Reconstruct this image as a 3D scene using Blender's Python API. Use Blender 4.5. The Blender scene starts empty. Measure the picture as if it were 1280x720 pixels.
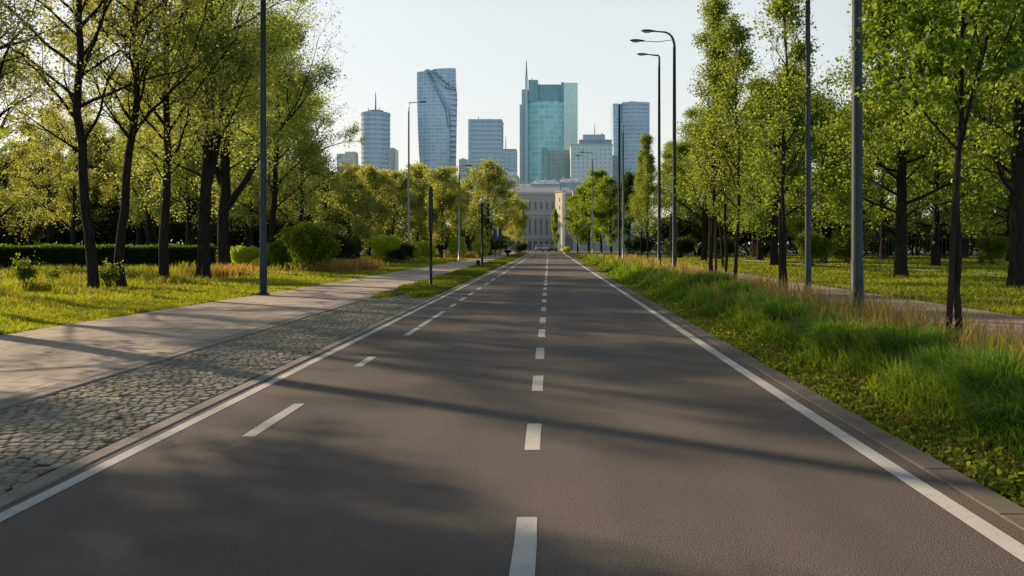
import bpy, math, random
import numpy as np
from mathutils import Vector

R = math.radians
S = bpy.context.scene
COL = S.collection
H_CAM = 1.7

# ------------------------------------------------------------------ helpers
def W(px, Y):            # lateral position of something seen at a bearing, at distance Y
    return (px - 686.0) / 1000.0 * Y
def Z(py, Y):
    return H_CAM - (py - 305.0) / 1000.0 * Y

class Geo:
    """collects quads / tris with optional per-face colours"""
    def __init__(s):
        s.v = []; s.q = []; s.t = []; s.cq = []; s.ct = []; s.n = 0
    def add(s, v, q=None, t=None, cq=None, ct=None):
        v = np.asarray(v, dtype=np.float64).reshape(-1, 3)
        if q is not None and len(q):
            q = np.asarray(q, dtype=np.int64).reshape(-1, 4); s.q.append(q + s.n)
            s.cq.append(np.broadcast_to(np.asarray((1, 1, 1) if cq is None else cq, dtype=np.float64), (len(q), 3)))
        if t is not None and len(t):
            t = np.asarray(t, dtype=np.int64).reshape(-1, 3); s.t.append(t + s.n)
            s.ct.append(np.broadcast_to(np.asarray((1, 1, 1) if ct is None else ct, dtype=np.float64), (len(t), 3)))
        s.v.append(v); s.n += len(v)
        return s
    def box(s, x0, x1, y0, y1, z0, z1):
        v = [(x0,y0,z0),(x1,y0,z0),(x1,y1,z0),(x0,y1,z0),(x0,y0,z1),(x1,y0,z1),(x1,y1,z1),(x0,y1,z1)]
        return s.add(v, q=[(0,3,2,1),(4,5,6,7),(0,1,5,4),(1,2,6,5),(2,3,7,6),(3,0,4,7)])
    def bevbox(s, x0, x1, y0, y1, z0, z1, b):
        """box with bevelled top edges"""
        v = [(x0,y0,z0),(x1,y0,z0),(x1,y1,z0),(x0,y1,z0),
             (x0,y0,z1-b),(x1,y0,z1-b),(x1,y1,z1-b),(x0,y1,z1-b),
             (x0+b,y0+b,z1),(x1-b,y0+b,z1),(x1-b,y1-b,z1),(x0+b,y1-b,z1)]
        q = [(8,9,10,11)]
        for i in range(4):
            j = (i+1) % 4
            q += [(i,j,j+4,i+4),(i+4,j+4,j+8,i+8)]
        return s.add(v, q=q)
    def prism(s, poly, z0, z1):
        n = len(poly)
        v = [(x,y,z0) for x,y in poly] + [(x,y,z1) for x,y in poly]
        q = [(i,(i+1)%n,(i+1)%n+n,i+n) for i in range(n)]
        c = len(v); cx = sum(p[0] for p in poly)/n; cy = sum(p[1] for p in poly)/n
        v += [(cx,cy,z1),(cx,cy,z0)]
        t = [(i+n,(i+1)%n+n,c) for i in range(n)] + [((i+1)%n,i,c+1) for i in range(n)]
        return s.add(v, q=q, t=t)
    def tube(s, pts, rad, sides=8, cap=True, col=None):
        pts = np.asarray(pts, float); n = len(pts)
        rad = np.broadcast_to(np.asarray(rad, float), (n,))
        tan = np.gradient(pts, axis=0); tan /= (np.linalg.norm(tan, axis=1, keepdims=True) + 1e-9)
        mean = tan.mean(axis=0)
        ref = np.array([1.0,0,0]) if abs(mean[0]) < 0.7*np.linalg.norm(mean)+1e-6 else np.array([0,1.0,0])
        u = np.cross(tan, ref); u /= (np.linalg.norm(u, axis=1, keepdims=True) + 1e-9)
        w = np.cross(tan, u)
        a = np.linspace(0, 2*np.pi, sides, endpoint=False)
        v = pts[:,None,:] + rad[:,None,None]*(np.cos(a)[None,:,None]*u[:,None,:] + np.sin(a)[None,:,None]*w[:,None,:])
        v = v.reshape(-1,3)
        i = np.arange(n-1)[:,None]*sides; j = np.arange(sides)[None,:]; k = (j+1) % sides
        q = np.stack([i+j, i+k, i+sides+k, i+sides+j], -1).reshape(-1,4)
        t = None
        if cap:
            v = np.vstack([v, pts[:1], pts[-1:]]); c0 = n*sides; c1 = c0+1; L = (n-1)*sides
            t = [(b,(b+1)%sides,c0) for b in range(sides)] + [(L+(b+1)%sides,L+b,c1) for b in range(sides)]
        return s.add(v, q=q, t=t, cq=col, ct=col)
    def lathe(s, prof, sides=20, cx=0, cy=0):
        m = len(prof); a = np.linspace(0, 2*np.pi, sides, endpoint=False)
        v = [(cx+r*math.cos(b), cy+r*math.sin(b), z) for r,z in prof for b in a]
        q = [(i*sides+j, i*sides+(j+1)%sides, (i+1)*sides+(j+1)%sides, (i+1)*sides+j) for i in range(m-1) for j in range(sides)]
        return s.add(v, q=q)
    def mesh(s, name, mat, smooth=False, colours=False):
        me = bpy.data.meshes.new(name)
        v = np.vstack(s.v); me.vertices.add(len(v)); me.vertices.foreach_set('co', v.astype(np.float32).ravel())
        q = np.vstack(s.q) if s.q else np.zeros((0,4),int); t = np.vstack(s.t) if s.t else np.zeros((0,3),int)
        me.loops.add(q.size + t.size); me.polygons.add(len(q)+len(t))
        me.loops.foreach_set('vertex_index', np.concatenate([q.ravel(), t.ravel()]).astype(np.int32))
        st = np.concatenate([np.arange(len(q))*4, q.size + np.arange(len(t))*3]).astype(np.int32)
        me.polygons.foreach_set('loop_start', st)
        try: me.polygons.foreach_set('loop_total', np.concatenate([np.full(len(q),4), np.full(len(t),3)]).astype(np.int32))
        except Exception: pass
        me.polygons.foreach_set('use_smooth', np.full(len(q)+len(t), bool(smooth)))
        me.update(calc_edges=True)
        if colours:
            at = me.attributes.new('col', 'FLOAT_COLOR', 'FACE')
            c = np.vstack(([*s.cq] if s.cq else []) + ([*s.ct] if s.ct else []))
            c = np.hstack([c, np.ones((len(c),1))]).astype(np.float32)
            at.data.foreach_set('color', c.ravel())
        if mat: me.materials.append(mat)
        return me

def link(name, me, parent=None, loc=(0,0,0), rz=0):
    o = bpy.data.objects.new(name, me); COL.objects.link(o)
    o.location = loc; o.rotation_euler = (0,0,rz)
    if parent is not None: o.parent = parent
    return o
def obj(name, g, mat, parent=None, smooth=False, colours=False, loc=(0,0,0), rz=0):
    return link(name, g.mesh(name, mat, smooth, colours), parent, loc, rz)
def tag(o, label=None, cat=None, group=None, kind=None):
    if label: o['label'] = label
    if cat: o['category'] = cat
    if group: o['group'] = group
    if kind: o['kind'] = kind
    return o
def thing(name, label, cat, loc=(0,0,0), rz=0, group=None):
    o = link(name, None, None, loc, rz); o.empty_display_size = 0.3
    return tag(o, label, cat, group)
def copy_thing(root, loc, rz, label, scale=1.0):
    r = root.copy(); COL.objects.link(r); r.location = loc; r.rotation_euler = (0,0,rz)
    r.scale = (scale,)*3 if not isinstance(scale, tuple) else scale
    r['label'] = label
    for ch in list(root.children):
        c = ch.copy(); COL.objects.link(c); c.parent = r
        for gch in list(ch.children):
            d = gch.copy(); COL.objects.link(d); d.parent = c
    return r
def move(root, loc, rz, label, scale=1.0):
    root.location = loc; root.rotation_euler = (0,0,rz); root['label'] = label
    root.scale = (scale,)*3 if not isinstance(scale, tuple) else scale
    return root

# ------------------------------------------------------------------ materials
def new_mat(name):
    m = bpy.data.materials.new(name); m.use_nodes = True
    nt = m.node_tree; nt.nodes.clear()
    return m, nt
def N(nt, t, **kw):
    n = nt.nodes.new(t)
    for k, v in kw.items():
        if k.startswith('i_'):
            n.inputs[int(k[2:])].default_value = v
        else: setattr(n, k, v)
    return n
def LK(nt, a, b): nt.links.new(a, b)
def ramp(nt, fac, stops):
    r = N(nt, 'ShaderNodeValToRGB'); e = r.color_ramp.elements
    while len(e) < len(stops): e.new(0.5)
    for k, (p, c) in enumerate(stops): e[k].position = p; e[k].color = (*c, 1)
    LK(nt, fac, r.inputs[0]); return r.outputs[0]
def mixc(nt, fac, a, b, mode='MIX'):
    m = N(nt, 'ShaderNodeMix', data_type='RGBA', blend_type=mode)
    for sock, val in ((m.inputs[0], fac), (m.inputs[6], a), (m.inputs[7], b)):
        if hasattr(val, 'links'): LK(nt, val, sock)
        elif isinstance(val, (tuple, list)): sock.default_value = (*val, 1)
        else: sock.default_value = val
    return m.outputs[2]
def mth(nt, op, a, b=0.0, c=0.0):
    m = N(nt, 'ShaderNodeMath', operation=op)
    for sock, val in zip(m.inputs, (a, b, c)):
        if hasattr(val, 'links'): LK(nt, val, sock)
        else: sock.default_value = val
    return m.outputs[0]
def noise(nt, co, scale, detail=4, rough=0.55):
    n = N(nt, 'ShaderNodeTexNoise'); n.inputs['Scale'].default_value = scale
    n.inputs['Detail'].default_value = detail; n.inputs['Roughness'].default_value = rough
    LK(nt, co, n.inputs['Vector']); return n.outputs['Fac']
def finish(nt, col, rough=0.8, spec=0.4, bump=None, bstr=0.3, bdist=0.01, metallic=0.0):
    p = N(nt, 'ShaderNodeBsdfPrincipled'); o = N(nt, 'ShaderNodeOutputMaterial')
    if hasattr(col, 'links'): LK(nt, col, p.inputs['Base Color'])
    else: p.inputs['Base Color'].default_value = (*col, 1)
    if hasattr(rough, 'links'): LK(nt, rough, p.inputs['Roughness'])
    else: p.inputs['Roughness'].default_value = rough
    p.inputs['Specular IOR Level'].default_value = spec
    p.inputs['Metallic'].default_value = metallic
    if bump is not None:
        b = N(nt, 'ShaderNodeBump'); b.inputs['Strength'].default_value = bstr; b.inputs['Distance'].default_value = bdist
        LK(nt, bump, b.inputs['Height']); LK(nt, b.outputs[0], p.inputs['Normal'])
    LK(nt, p.outputs[0], o.inputs[0])
def position(nt): return N(nt, 'ShaderNodeNewGeometry').outputs['Position']
def objco(nt): return N(nt, 'ShaderNodeTexCoord').outputs['Object']

def m_asphalt(name, a, b):
    m, nt = new_mat(name); co = position(nt)
    big = noise(nt, co, 0.35, 5, 0.6); fine = noise(nt, co, 95, 3, 0.7); mid = noise(nt, co, 7, 4)
    v = N(nt, 'ShaderNodeTexVoronoi'); v.inputs['Scale'].default_value = 140; LK(nt, co, v.inputs['Vector'])
    # long wear bands along the driving direction
    mp = N(nt, 'ShaderNodeMapping'); mp.inputs['Scale'].default_value = (1.6, 0.03, 1); LK(nt, co, mp.inputs['Vector'])
    band = noise(nt, mp.outputs[0], 1.0, 3)
    c = ramp(nt, big, [(0.3, a), (0.7, b)])
    c = mixc(nt, ramp(nt, band, [(0.35, (0,0,0)), (0.7, (0.35,0.35,0.35))]), c, tuple(x*0.72 for x in a))
    c = mixc(nt, 0.95, c, ramp(nt, fine, [(0.25, (0.25,0.25,0.26)), (0.5, (0.95,0.95,0.95)), (0.78, (2.3,2.2,2.0))]), 'MULTIPLY')
    c = mixc(nt, ramp(nt, mid, [(0.5, (0,0,0)), (0.75, (0.25,0.25,0.25))]), c, tuple(x*0.8 for x in a))
    # hairline cracks and darker tyre tracks
    wv = N(nt, 'ShaderNodeVectorMath', operation='ADD'); LK(nt, co, wv.inputs[0])
    nz = N(nt, 'ShaderNodeTexNoise'); nz.inputs['Scale'].default_value = 1.3; nz.inputs['Detail'].default_value = 6; LK(nt, co, nz.inputs['Vector'])
    sc_ = N(nt, 'ShaderNodeVectorMath', operation='SCALE'); LK(nt, nz.outputs['Color'], sc_.inputs[0]); sc_.inputs['Scale'].default_value = 1.6; LK(nt, sc_.outputs[0], wv.inputs[1])
    cr = N(nt, 'ShaderNodeTexVoronoi', feature='DISTANCE_TO_EDGE'); cr.inputs['Scale'].default_value = 0.17; LK(nt, wv.outputs[0], cr.inputs['Vector'])
    crm = mth(nt, 'MULTIPLY', mth(nt, 'LESS_THAN', cr.outputs['Distance'], 0.0022), ramp(nt, big, [(0.45, (0,)*3), (0.6, (0.6,)*3)]))
    c = mixc(nt, crm, c, tuple(x*0.35 for x in a))
    sx = N(nt, 'ShaderNodeSeparateXYZ'); LK(nt, co, sx.inputs[0])
    for xc in (-2.05, -0.75, 0.55, 1.85):
        g_ = mth(nt, 'EXPONENT', mth(nt, 'MULTIPLY', mth(nt, 'POWER', mth(nt, 'ABSOLUTE', mth(nt, 'SUBTRACT', sx.outputs[0], xc)), 2.0), -14.0))
        c = mixc(nt, mth(nt, 'MULTIPLY', g_, 0.22), c, tuple(x*0.55 for x in a))
    rg = ramp(nt, fine, [(0.2, (0.62,)*3), (0.8, (0.85,)*3)])
    hh = mth(nt, 'ADD', v.outputs['Distance'], mth(nt, 'MULTIPLY', fine, 0.7))
    finish(nt, c, rg, 0.22, hh, 0.6, 0.008); return m
def m_paint(name):
    m, nt = new_mat(name); co = position(nt)
    n1 = noise(nt, co, 9, 5, 0.7); n2 = noise(nt, co, 110, 3, 0.7); n3 = noise(nt, co, 1.1, 3)
    c = ramp(nt, n3, [(0.3, (0.58,0.56,0.52)), (0.7, (0.72,0.70,0.66))])
    wear = mth(nt, 'ADD', mth(nt, 'MULTIPLY', n1, 0.6), mth(nt, 'MULTIPLY', n2, 0.4))
    c = mixc(nt, ramp(nt, wear, [(0.55, (0,0,0)), (0.64, (0.6,0.6,0.6))]), c, (0.17,0.15,0.13))
    finish(nt, c, 0.7, 0.3, n2, 0.35, 0.004); return m
def m_stone(name, a, b, sc=3.0, fine=60, rough=0.85):
    m, nt = new_mat(name); co = position(nt)
    c = ramp(nt, noise(nt, co, sc, 5, 0.65), [(0.3, a), (0.7, b)])
    f = noise(nt, co, fine, 3, 0.7)
    c = mixc(nt, 0.5, c, ramp(nt, f, [(0.25, (0.5,0.5,0.5)), (0.5, (1,1,1)), (0.8, (1.4,1.4,1.4))]), 'MULTIPLY')
    finish(nt, c, rough, 0.3, f, 0.3, 0.005); return m
def m_slabs():
    m, nt = new_mat('pavement slabs'); co = position(nt)
    mp = N(nt, 'ShaderNodeMapping'); mp.inputs['Rotation'].default_value = (0,0,0); LK(nt, co, mp.inputs['Vector'])
    br = N(nt, 'ShaderNodeTexBrick'); br.offset = 0.5
    LK(nt, mp.outputs[0], br.inputs['Vector'])
    br.inputs['Scale'].default_value = 1.0; br.inputs['Brick Width'].default_value = 1.0; br.inputs['Row Height'].default_value = 0.6
    br.inputs['Mortar Size'].default_value = 0.012; br.inputs['Mortar Smooth'].default_value = 0.3
    br.inputs['Color1'].default_value = (0.84,0.84,0.84,1); br.inputs['Color2'].default_value = (1.08,1.08,1.08,1); br.inputs['Mortar'].default_value = (0.30,0.28,0.26,1)
    c = ramp(nt, noise(nt, co, 0.8, 5, 0.65), [(0.3, (0.46,0.385,0.32)), (0.7, (0.60,0.51,0.43))])
    c = mixc(nt, 1.0, c, br.outputs['Color'], 'MULTIPLY')
    f = noise(nt, co, 70, 3, 0.7)
    c = mixc(nt, 0.4, c, ramp(nt, f, [(0.25, (0.5,)*3), (0.5, (1,)*3), (0.8, (1.4,)*3)]), 'MULTIPLY')
    st = noise(nt, co, 2.4, 5, 0.7)
    c = mixc(nt, ramp(nt, st, [(0.55, (0,)*3), (0.72, (0.45,)*3)]), c, (0.14,0.12,0.1))
    hh = mth(nt, 'SUBTRACT', mth(nt, 'MULTIPLY', f, 0.25), br.outputs['Fac'])
    finish(nt, c, 0.82, 0.3, hh, 0.4, 0.008); return m
def m_ground():
    m, nt = new_mat('lawn soil'); co = position(nt)
    a = noise(nt, co, 0.25, 5, 0.6); b = noise(nt, co, 6, 5, 0.65); d = noise(nt, co, 40, 3, 0.7)
    c = ramp(nt, b, [(0.3, (0.022,0.032,0.010)), (0.55, (0.055,0.075,0.018)), (0.75, (0.10,0.095,0.035))])
    c = mixc(nt, ramp(nt, a, [(0.4, (0,)*3), (0.65, (0.7,)*3)]), c, (0.10,0.12,0.03))
    c = mixc(nt, 0.6, c, ramp(nt, d, [(0.3, (0.4,)*3), (0.7, (1.5,)*3)]), 'MULTIPLY')
    finish(nt, c, 0.9, 0.15, d, 0.8, 0.03); return m
def m_leaf(name, trans=0.45, tcol=(1.25,1.3,0.55), rough=0.5):
    m, nt = new_mat(name)
    at = N(nt, 'ShaderNodeAttribute', attribute_name='col')
    p = N(nt, 'ShaderNodeBsdfPrincipled'); p.inputs['Roughness'].default_value = rough; p.inputs['Specular IOR Level'].default_value = 0.3
    LK(nt, at.outputs['Color'], p.inputs['Base Color'])
    tr = N(nt, 'ShaderNodeBsdfTranslucent'); LK(nt, mixc(nt, 1.0, at.outputs['Color'], tcol, 'MULTIPLY'), tr.inputs['Color'])
    mx = N(nt, 'ShaderNodeMixShader'); mx.inputs[0].default_value = trans
    LK(nt, p.outputs[0], mx.inputs[1]); LK(nt, tr.outputs[0], mx.inputs[2])
    o = N(nt, 'ShaderNodeOutputMaterial'); LK(nt, mx.outputs[0], o.inputs[0]); return m
def m_bark(name, a, b):
    m, nt = new_mat(name); co = objco(nt)
    mp = N(nt, 'ShaderNodeMapping'); mp.inputs['Scale'].default_value = (14, 14, 2.2); LK(nt, co, mp.inputs['Vector'])
    f = noise(nt, mp.outputs[0], 1.0, 5, 0.7)
    finish(nt, ramp(nt, f, [(0.35, a), (0.68, b)]), 0.9, 0.15, f, 0.9, 0.04); return m
def m_metal(name, col, rough=0.4, metallic=0.2):
    m, nt = new_mat(name); co = objco(nt); f = noise(nt, co, 5, 4)
    finish(nt, mixc(nt, 0.5, col, ramp(nt, f, [(0.3, tuple(x*0.6 for x in col)), (0.7, tuple(x*1.3 for x in col))])), rough, 0.5, metallic=metallic); return m
def m_plain(name, col, rough=0.7, spec=0.3):
    m, nt = new_mat(name); co = objco(nt); f = noise(nt, co, 1.7, 5, 0.65)
    finish(nt, ramp(nt, f, [(0.25, tuple(x*0.82 for x in col)), (0.75, tuple(x*1.1 for x in col))]), rough, spec); return m
def m_facade(name, glass, frame, sx, sz, lx=0.12, lz=0.2, rough=0.25, spec=0.6, var=0.3):
    """curtain wall: panes divided by mullions and floor lines, each pane a slightly different tone"""
    m, nt = new_mat(name); co = objco(nt)
    sp = N(nt, 'ShaderNodeSeparateXYZ'); LK(nt, co, sp.inputs[0])
    u = mth(nt, 'DIVIDE', mth(nt, 'ADD', sp.outputs[0], mth(nt, 'MULTIPLY', sp.outputs[1], 0.83)), sx)
    w = mth(nt, 'DIVIDE', sp.outputs[2], sz)
    fu = mth(nt, 'FRACT', u); fw = mth(nt, 'FRACT', w)
    line = mth(nt, 'MAXIMUM', mth(nt, 'LESS_THAN', fu, lx), mth(nt, 'LESS_THAN', fw, lz))
    cb = N(nt, 'ShaderNodeCombineXYZ'); LK(nt, mth(nt, 'FLOOR', u), cb.inputs[0]); LK(nt, mth(nt, 'FLOOR', w), cb.inputs[1])
    wn = N(nt, 'ShaderNodeTexWhiteNoise'); LK(nt, cb.outputs[0], wn.inputs['Vector'])
    big = noise(nt, co, 0.03, 3)
    k = mth(nt, 'ADD', mth(nt, 'MULTIPLY', wn.outputs['Value'], 0.75), mth(nt, 'MULTIPLY', big, 0.25))
    g = ramp(nt, k, [(0.15, tuple(x*(1-var*0.5) for x in glass)), (0.85, tuple(x*(1+var*0.5) for x in glass))])
    finish(nt, mixc(nt, line, g, frame), rough, spec); return m

MAT = dict(
    asphalt=m_asphalt('asphalt', (0.158,0.137,0.121), (0.203,0.175,0.153)),
    paint=m_paint('road paint'), slabs=m_slabs(), ground=m_ground(),
    kerb=m_stone('kerb stone', (0.15,0.132,0.112), (0.22,0.19,0.165)),
    edging=m_stone('edging stone', (0.26,0.235,0.2), (0.38,0.34,0.29)),
    joint=m_stone('joint soil', (0.025,0.028,0.016), (0.06,0.055,0.035), 5),
    gravel=m_stone('path gravel', (0.27,0.215,0.175), (0.37,0.30,0.25), 1.5, 45),
    path=m_stone('park path', (0.34,0.33,0.31), (0.46,0.44,0.41), 1.5, 45),
    leaf=m_leaf('leaves', 0.60, (2.15,2.2,1.05)), leaf_hazed=m_leaf('far leaves', 0.58, (2.0,2.05,1.1)), grass=m_leaf('grass blades', 0.52, (2.1,2.1,0.55), 0.55),
    bark=m_bark('dark bark', (0.012,0.009,0.007), (0.05,0.038,0.028)),
    bark2=m_bark('young bark', (0.03,0.022,0.017), (0.11,0.085,0.06)),
    stake=m_bark('stake wood', (0.02,0.015,0.012), (0.06,0.045,0.033)),
    pole=m_metal('painted steel', (0.022,0.030,0.038), 0.5, 0.1),
    pole_dark=m_metal('black steel', (0.012,0.014,0.015), 0.45, 0.2),
    pole_grey=m_metal('galvanised steel', (0.30,0.31,0.31), 0.4, 0.5),
    lens=m_plain('lamp lens', (0.5,0.5,0.47), 0.3, 0.5),
    white_globe=m_plain('white globe', (0.75,0.75,0.72), 0.3, 0.5),
)
def m_cobble():
    m, nt = new_mat('granite setts')
    at = N(nt, 'ShaderNodeAttribute', attribute_name='col'); co = position(nt)
    f = noise(nt, co, 55, 4, 0.7)
    c = mixc(nt, 0.7, at.outputs['Color'], ramp(nt, f, [(0.25, (0.45,)*3), (0.5, (1,)*3), (0.8, (1.5,)*3)]), 'MULTIPLY')
    moss = noise(nt, co, 0.9, 4, 0.6)
    c = mixc(nt, ramp(nt, moss, [(0.56, (0,)*3), (0.7, (0.5,)*3)]), c, (0.10,0.13,0.03))
    finish(nt, c, 0.75, 0.35, f, 0.5, 0.008); return m
MAT['cobble'] = m_cobble()

# ------------------------------------------------------------------ ground, road, pavement
def sheet(name, poly, z, mat, label, cat, kind='structure'):
    g = Geo(); n = len(poly)
    v = [(x,y,z) for x,y in poly]
    if n == 4: g.add(v, q=[(0,1,2,3)])
    else:
        q = [(2*i, 2*i+1, 2*i+3, 2*i+2) for i in range(n//2-1)]; g.add(v, q=q)
    return tag(obj(name, g, mat), label, cat, None, kind)
sheet('ground', [(-4000,-600),(4000,-600),(4000,7000),(-4000,7000)], -0.03, MAT['ground'], 'green and brown park ground reaching out on both sides of the road', 'ground')
sheet('road', [(-3.53,-8),(2.82,-8),(2.82,156),(-3.53,156)], 0.0, MAT['asphalt'], 'long straight dark asphalt road running to the city', 'road')
sheet('cross_street', [(-90,156),(90,156),(90,205),(-90,205)], 0.0, MAT['asphalt'], 'asphalt street crossing in front of the stone palace', 'road')

def line_strip(name, segs, z, label):
    g = Geo(); rng = random.Random(4)
    for (xa0,xa1,ya,xb0,xb1,yb) in segs:
        n = max(1, int((yb-ya)/0.35)) if yb < 45 else max(1, int((yb-ya)/3))
        pts = []
        for k in range(n+1):
            t = k/n; j = 0.004
            pts += [(xa0+(xb0-xa0)*t+rng.uniform(-j,j), ya+(yb-ya)*t, z), (xa1+(xb1-xa1)*t+rng.uniform(-j,j), ya+(yb-ya)*t, z)]
        g.add(pts, q=[(2*i,2*i+1,2*i+3,2*i+2) for i in range(n)])
    return tag(obj(name, g, MAT['paint']), label, 'road marking', None, 'structure')
dash = [(3.3,4.97),(6.59,7.56),(9.24,10.3),(11.8,13.1),(14.6,15.9),(17.1,18.5),(20.2,21.6),(23.3,24.5),(26.1,27.9)]
y = 29.6
while y < 140: dash.append((y, y+1.7)); y += 3.1
line_strip('center_line', [(-0.135-0.065,-0.135+0.065,a,-0.135-0.065,-0.135+0.065,b) for a,b in dash], 0.004, 'broken white line of short dashes along the middle of the road')
dl = [(7.05,8.5),(11.1,12.05),(14.85,16.2),(16.4,18.1),(18.3,20.2),(21.6,22.8),(24.0,25.4),(26.6,28.4),(29.6,31.2),(33,35.5),(37,39.5)]
y = 41
while y < 150: dl.append((y, y+3.5)); y += 4.4
line_strip('left_lane_line', [(-2.71,-2.59,a,-2.71,-2.59,b) for a,b in dl], 0.004, 'broken white line along the left lane of the road')
line_strip('left_edge_line', [(-3.46,-3.345,-6,-3.46,-3.345,150)], 0.004, 'solid white edge line beside the cobbled strip')
line_strip('right_edge_line', [(2.53,2.675,-6,2.53,2.675,150)], 0.004, 'solid white edge line beside the grassy verge')

def kerb(name, x0, x1, y0, y1, z1, L, mat, label, gap=0.003, seed=1):
    g = Geo(); rng = random.Random(seed); y = y0
    while y < y1:
        l = L if y < 60 else L*4
        dx = rng.uniform(-0.004,0.004); dz = rng.uniform(-0.004,0.004)
        g.bevbox(x0+dx, x1+dx, y+gap, y+l-gap, -0.12, z1+dz*0.5, 0.006); y += l
    return tag(obj(name, g, mat), label, 'kerb', None, 'structure')
kerb('right_kerb', 2.82, 3.04, -6, 152, 0.014, 1.0, MAT['kerb'], 'pale concrete kerb between road and right grass verge', seed=2)
kerb('left_kerb', -3.69, -3.54, -6, 152, 0.014, 1.0, MAT['edging'], 'pale concrete kerb between road and cobbled strip', seed=3)
kerb('pavement_edging', -5.72, -5.56, -6, 152, 0.036, 0.8, MAT['edging'], 'row of pale edging stones between cobbles and footpath', seed=5)
kerb('pavement_border', -5.86, -5.735, -6, 152, 0.036, 0.5, MAT['edging'], 'second row of edging stones beside the footpath slabs', seed=6)
# footpath, wider near the camera
sheet('sidewalk', [(-10.3,-6),(-5.87,-6),(-10.05,15),(-5.87,15),(-9.75,22),(-5.87,22),(-9.45,30),(-5.87,30),(-9.25,45),(-5.87,45),(-8.8,80),(-5.87,80),(-8.3,154),(-5.87,154)], 0.032, MAT['slabs'], 'broad pale slab footpath left of the road', 'footpath')
g = Geo()
for xa, ya, xb, yb in [(-10.3,-6,-10.05,15),(-10.05,15,-9.75,22),(-9.75,22,-9.45,30),(-9.45,30,-9.25,45),(-9.25,45,-8.8,80),(-8.8,80,-8.3,154)]:
    g.add([(xa,ya,-0.05),(xb,yb,-0.05),(xb,yb,0.032),(xa,ya,0.032)], q=[(0,1,2,3)])
tag(obj('sidewalk_edge', g, MAT['edging']), 'low outer edge of the slab footpath', 'footpath', None, 'structure')
# sett bed + setts
sheet('cobble_bed', [(-5.56,-6),(-3.69,-6),(-3.69,152),(-5.56,152)], -0.005, MAT['joint'], 'dark earthy bed under the cobbled strip', 'ground')
g = Geo(); rng = random.Random(11)
yy = 3.6
while yy < 30.5:
    rowd = rng.uniform(0.088, 0.108)
    x = -5.55 + rng.uniform(0, 0.03)
    skew = rng.uniform(-0.012, 0.012)
    while x < -3.72:
        wx = min(rng.uniform(0.085, 0.15), -3.70 - x)
        if wx < 0.05: break
        fade = (yy - 24.5)/5.5 + 0.35*math.sin(x*5+yy)
        if rng.random() > max(0.012, fade):
            gp = rng.uniform(0.005, 0.009); h = rng.uniform(0.012, 0.026); b = 0.022
            t = rng.uniform(0.6, 1.15); wv = rng.random()
            c = (0.33*t+0.03*wv, 0.295*t+0.02*wv, 0.24*t)
            x0, x1 = x+gp, x+wx-gp; y0, y1 = yy+gp+skew*(x+4.6), yy+rowd-gp+skew*(x+4.6)
            j = lambda: rng.uniform(-0.006, 0.006)
            zt = [h+rng.uniform(-0.004,0.004) for _ in range(4)]
            base = [(x0+j(),y0+j(),-0.02),(x1+j(),y0+j(),-0.02),(x1+j(),y1+j(),-0.02),(x0+j(),y1+j(),-0.02)]
            v = base + [(p[0],p[1],zt[k]-0.012) for k,p in enumerate(base)]
            cx, cy = (x0+x1)/2, (y0+y1)/2
            v += [(cx+(p[0]-cx)*0.82, cy+(p[1]-cy)*0.78, zt[k]) for k,p in enumerate(base)]
            q = [(8,9,10,11)]
            for i in range(4):
                k = (i+1)%4; q += [(i,k,k+4,i+4),(i+4,k+4,k+8,i+8)]
            g.add(v, q=q, cq=c)
        x += wx
    yy += rowd
tag(obj('cobbled_strip', g, MAT['cobble'], smooth=False, colours=True), 'strip of weathered grey granite cobbles between road and footpath', 'cobbles', None, 'structure')
# park paths
sheet('gravel_path', [(7.5,-6),(11.2,-6),(7.9,40),(11.2,40),(9.2,60),(11.7,60),(12,100),(14,100)], -0.015, MAT['gravel'], 'brown gravel path behind the tall grass verge on the right', 'path')
sheet('park_path', [(29.5,30),(31.2,30),(26.0,44.7),(27.6,44.7),(22.5,58),(24.2,58),(20.5,70),(22.2,70),(20,95),(21.6,95)], -0.015, MAT['path'], 'narrow pale path curving through the lawn on the right', 'path')
sheet('lawn_path', [(-32,33),(-32,34.2),(-26,36.8),(-26.3,38.2),(-22.5,42),(-23.4,43),(-21.4,50),(-22.7,50.5),(-21.2,62),(-22.6,62),(-19,90),(-20.2,90)][::1], -0.015, MAT['path'], 'narrow pale path in front of the hedge on the left lawn', 'path')

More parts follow.
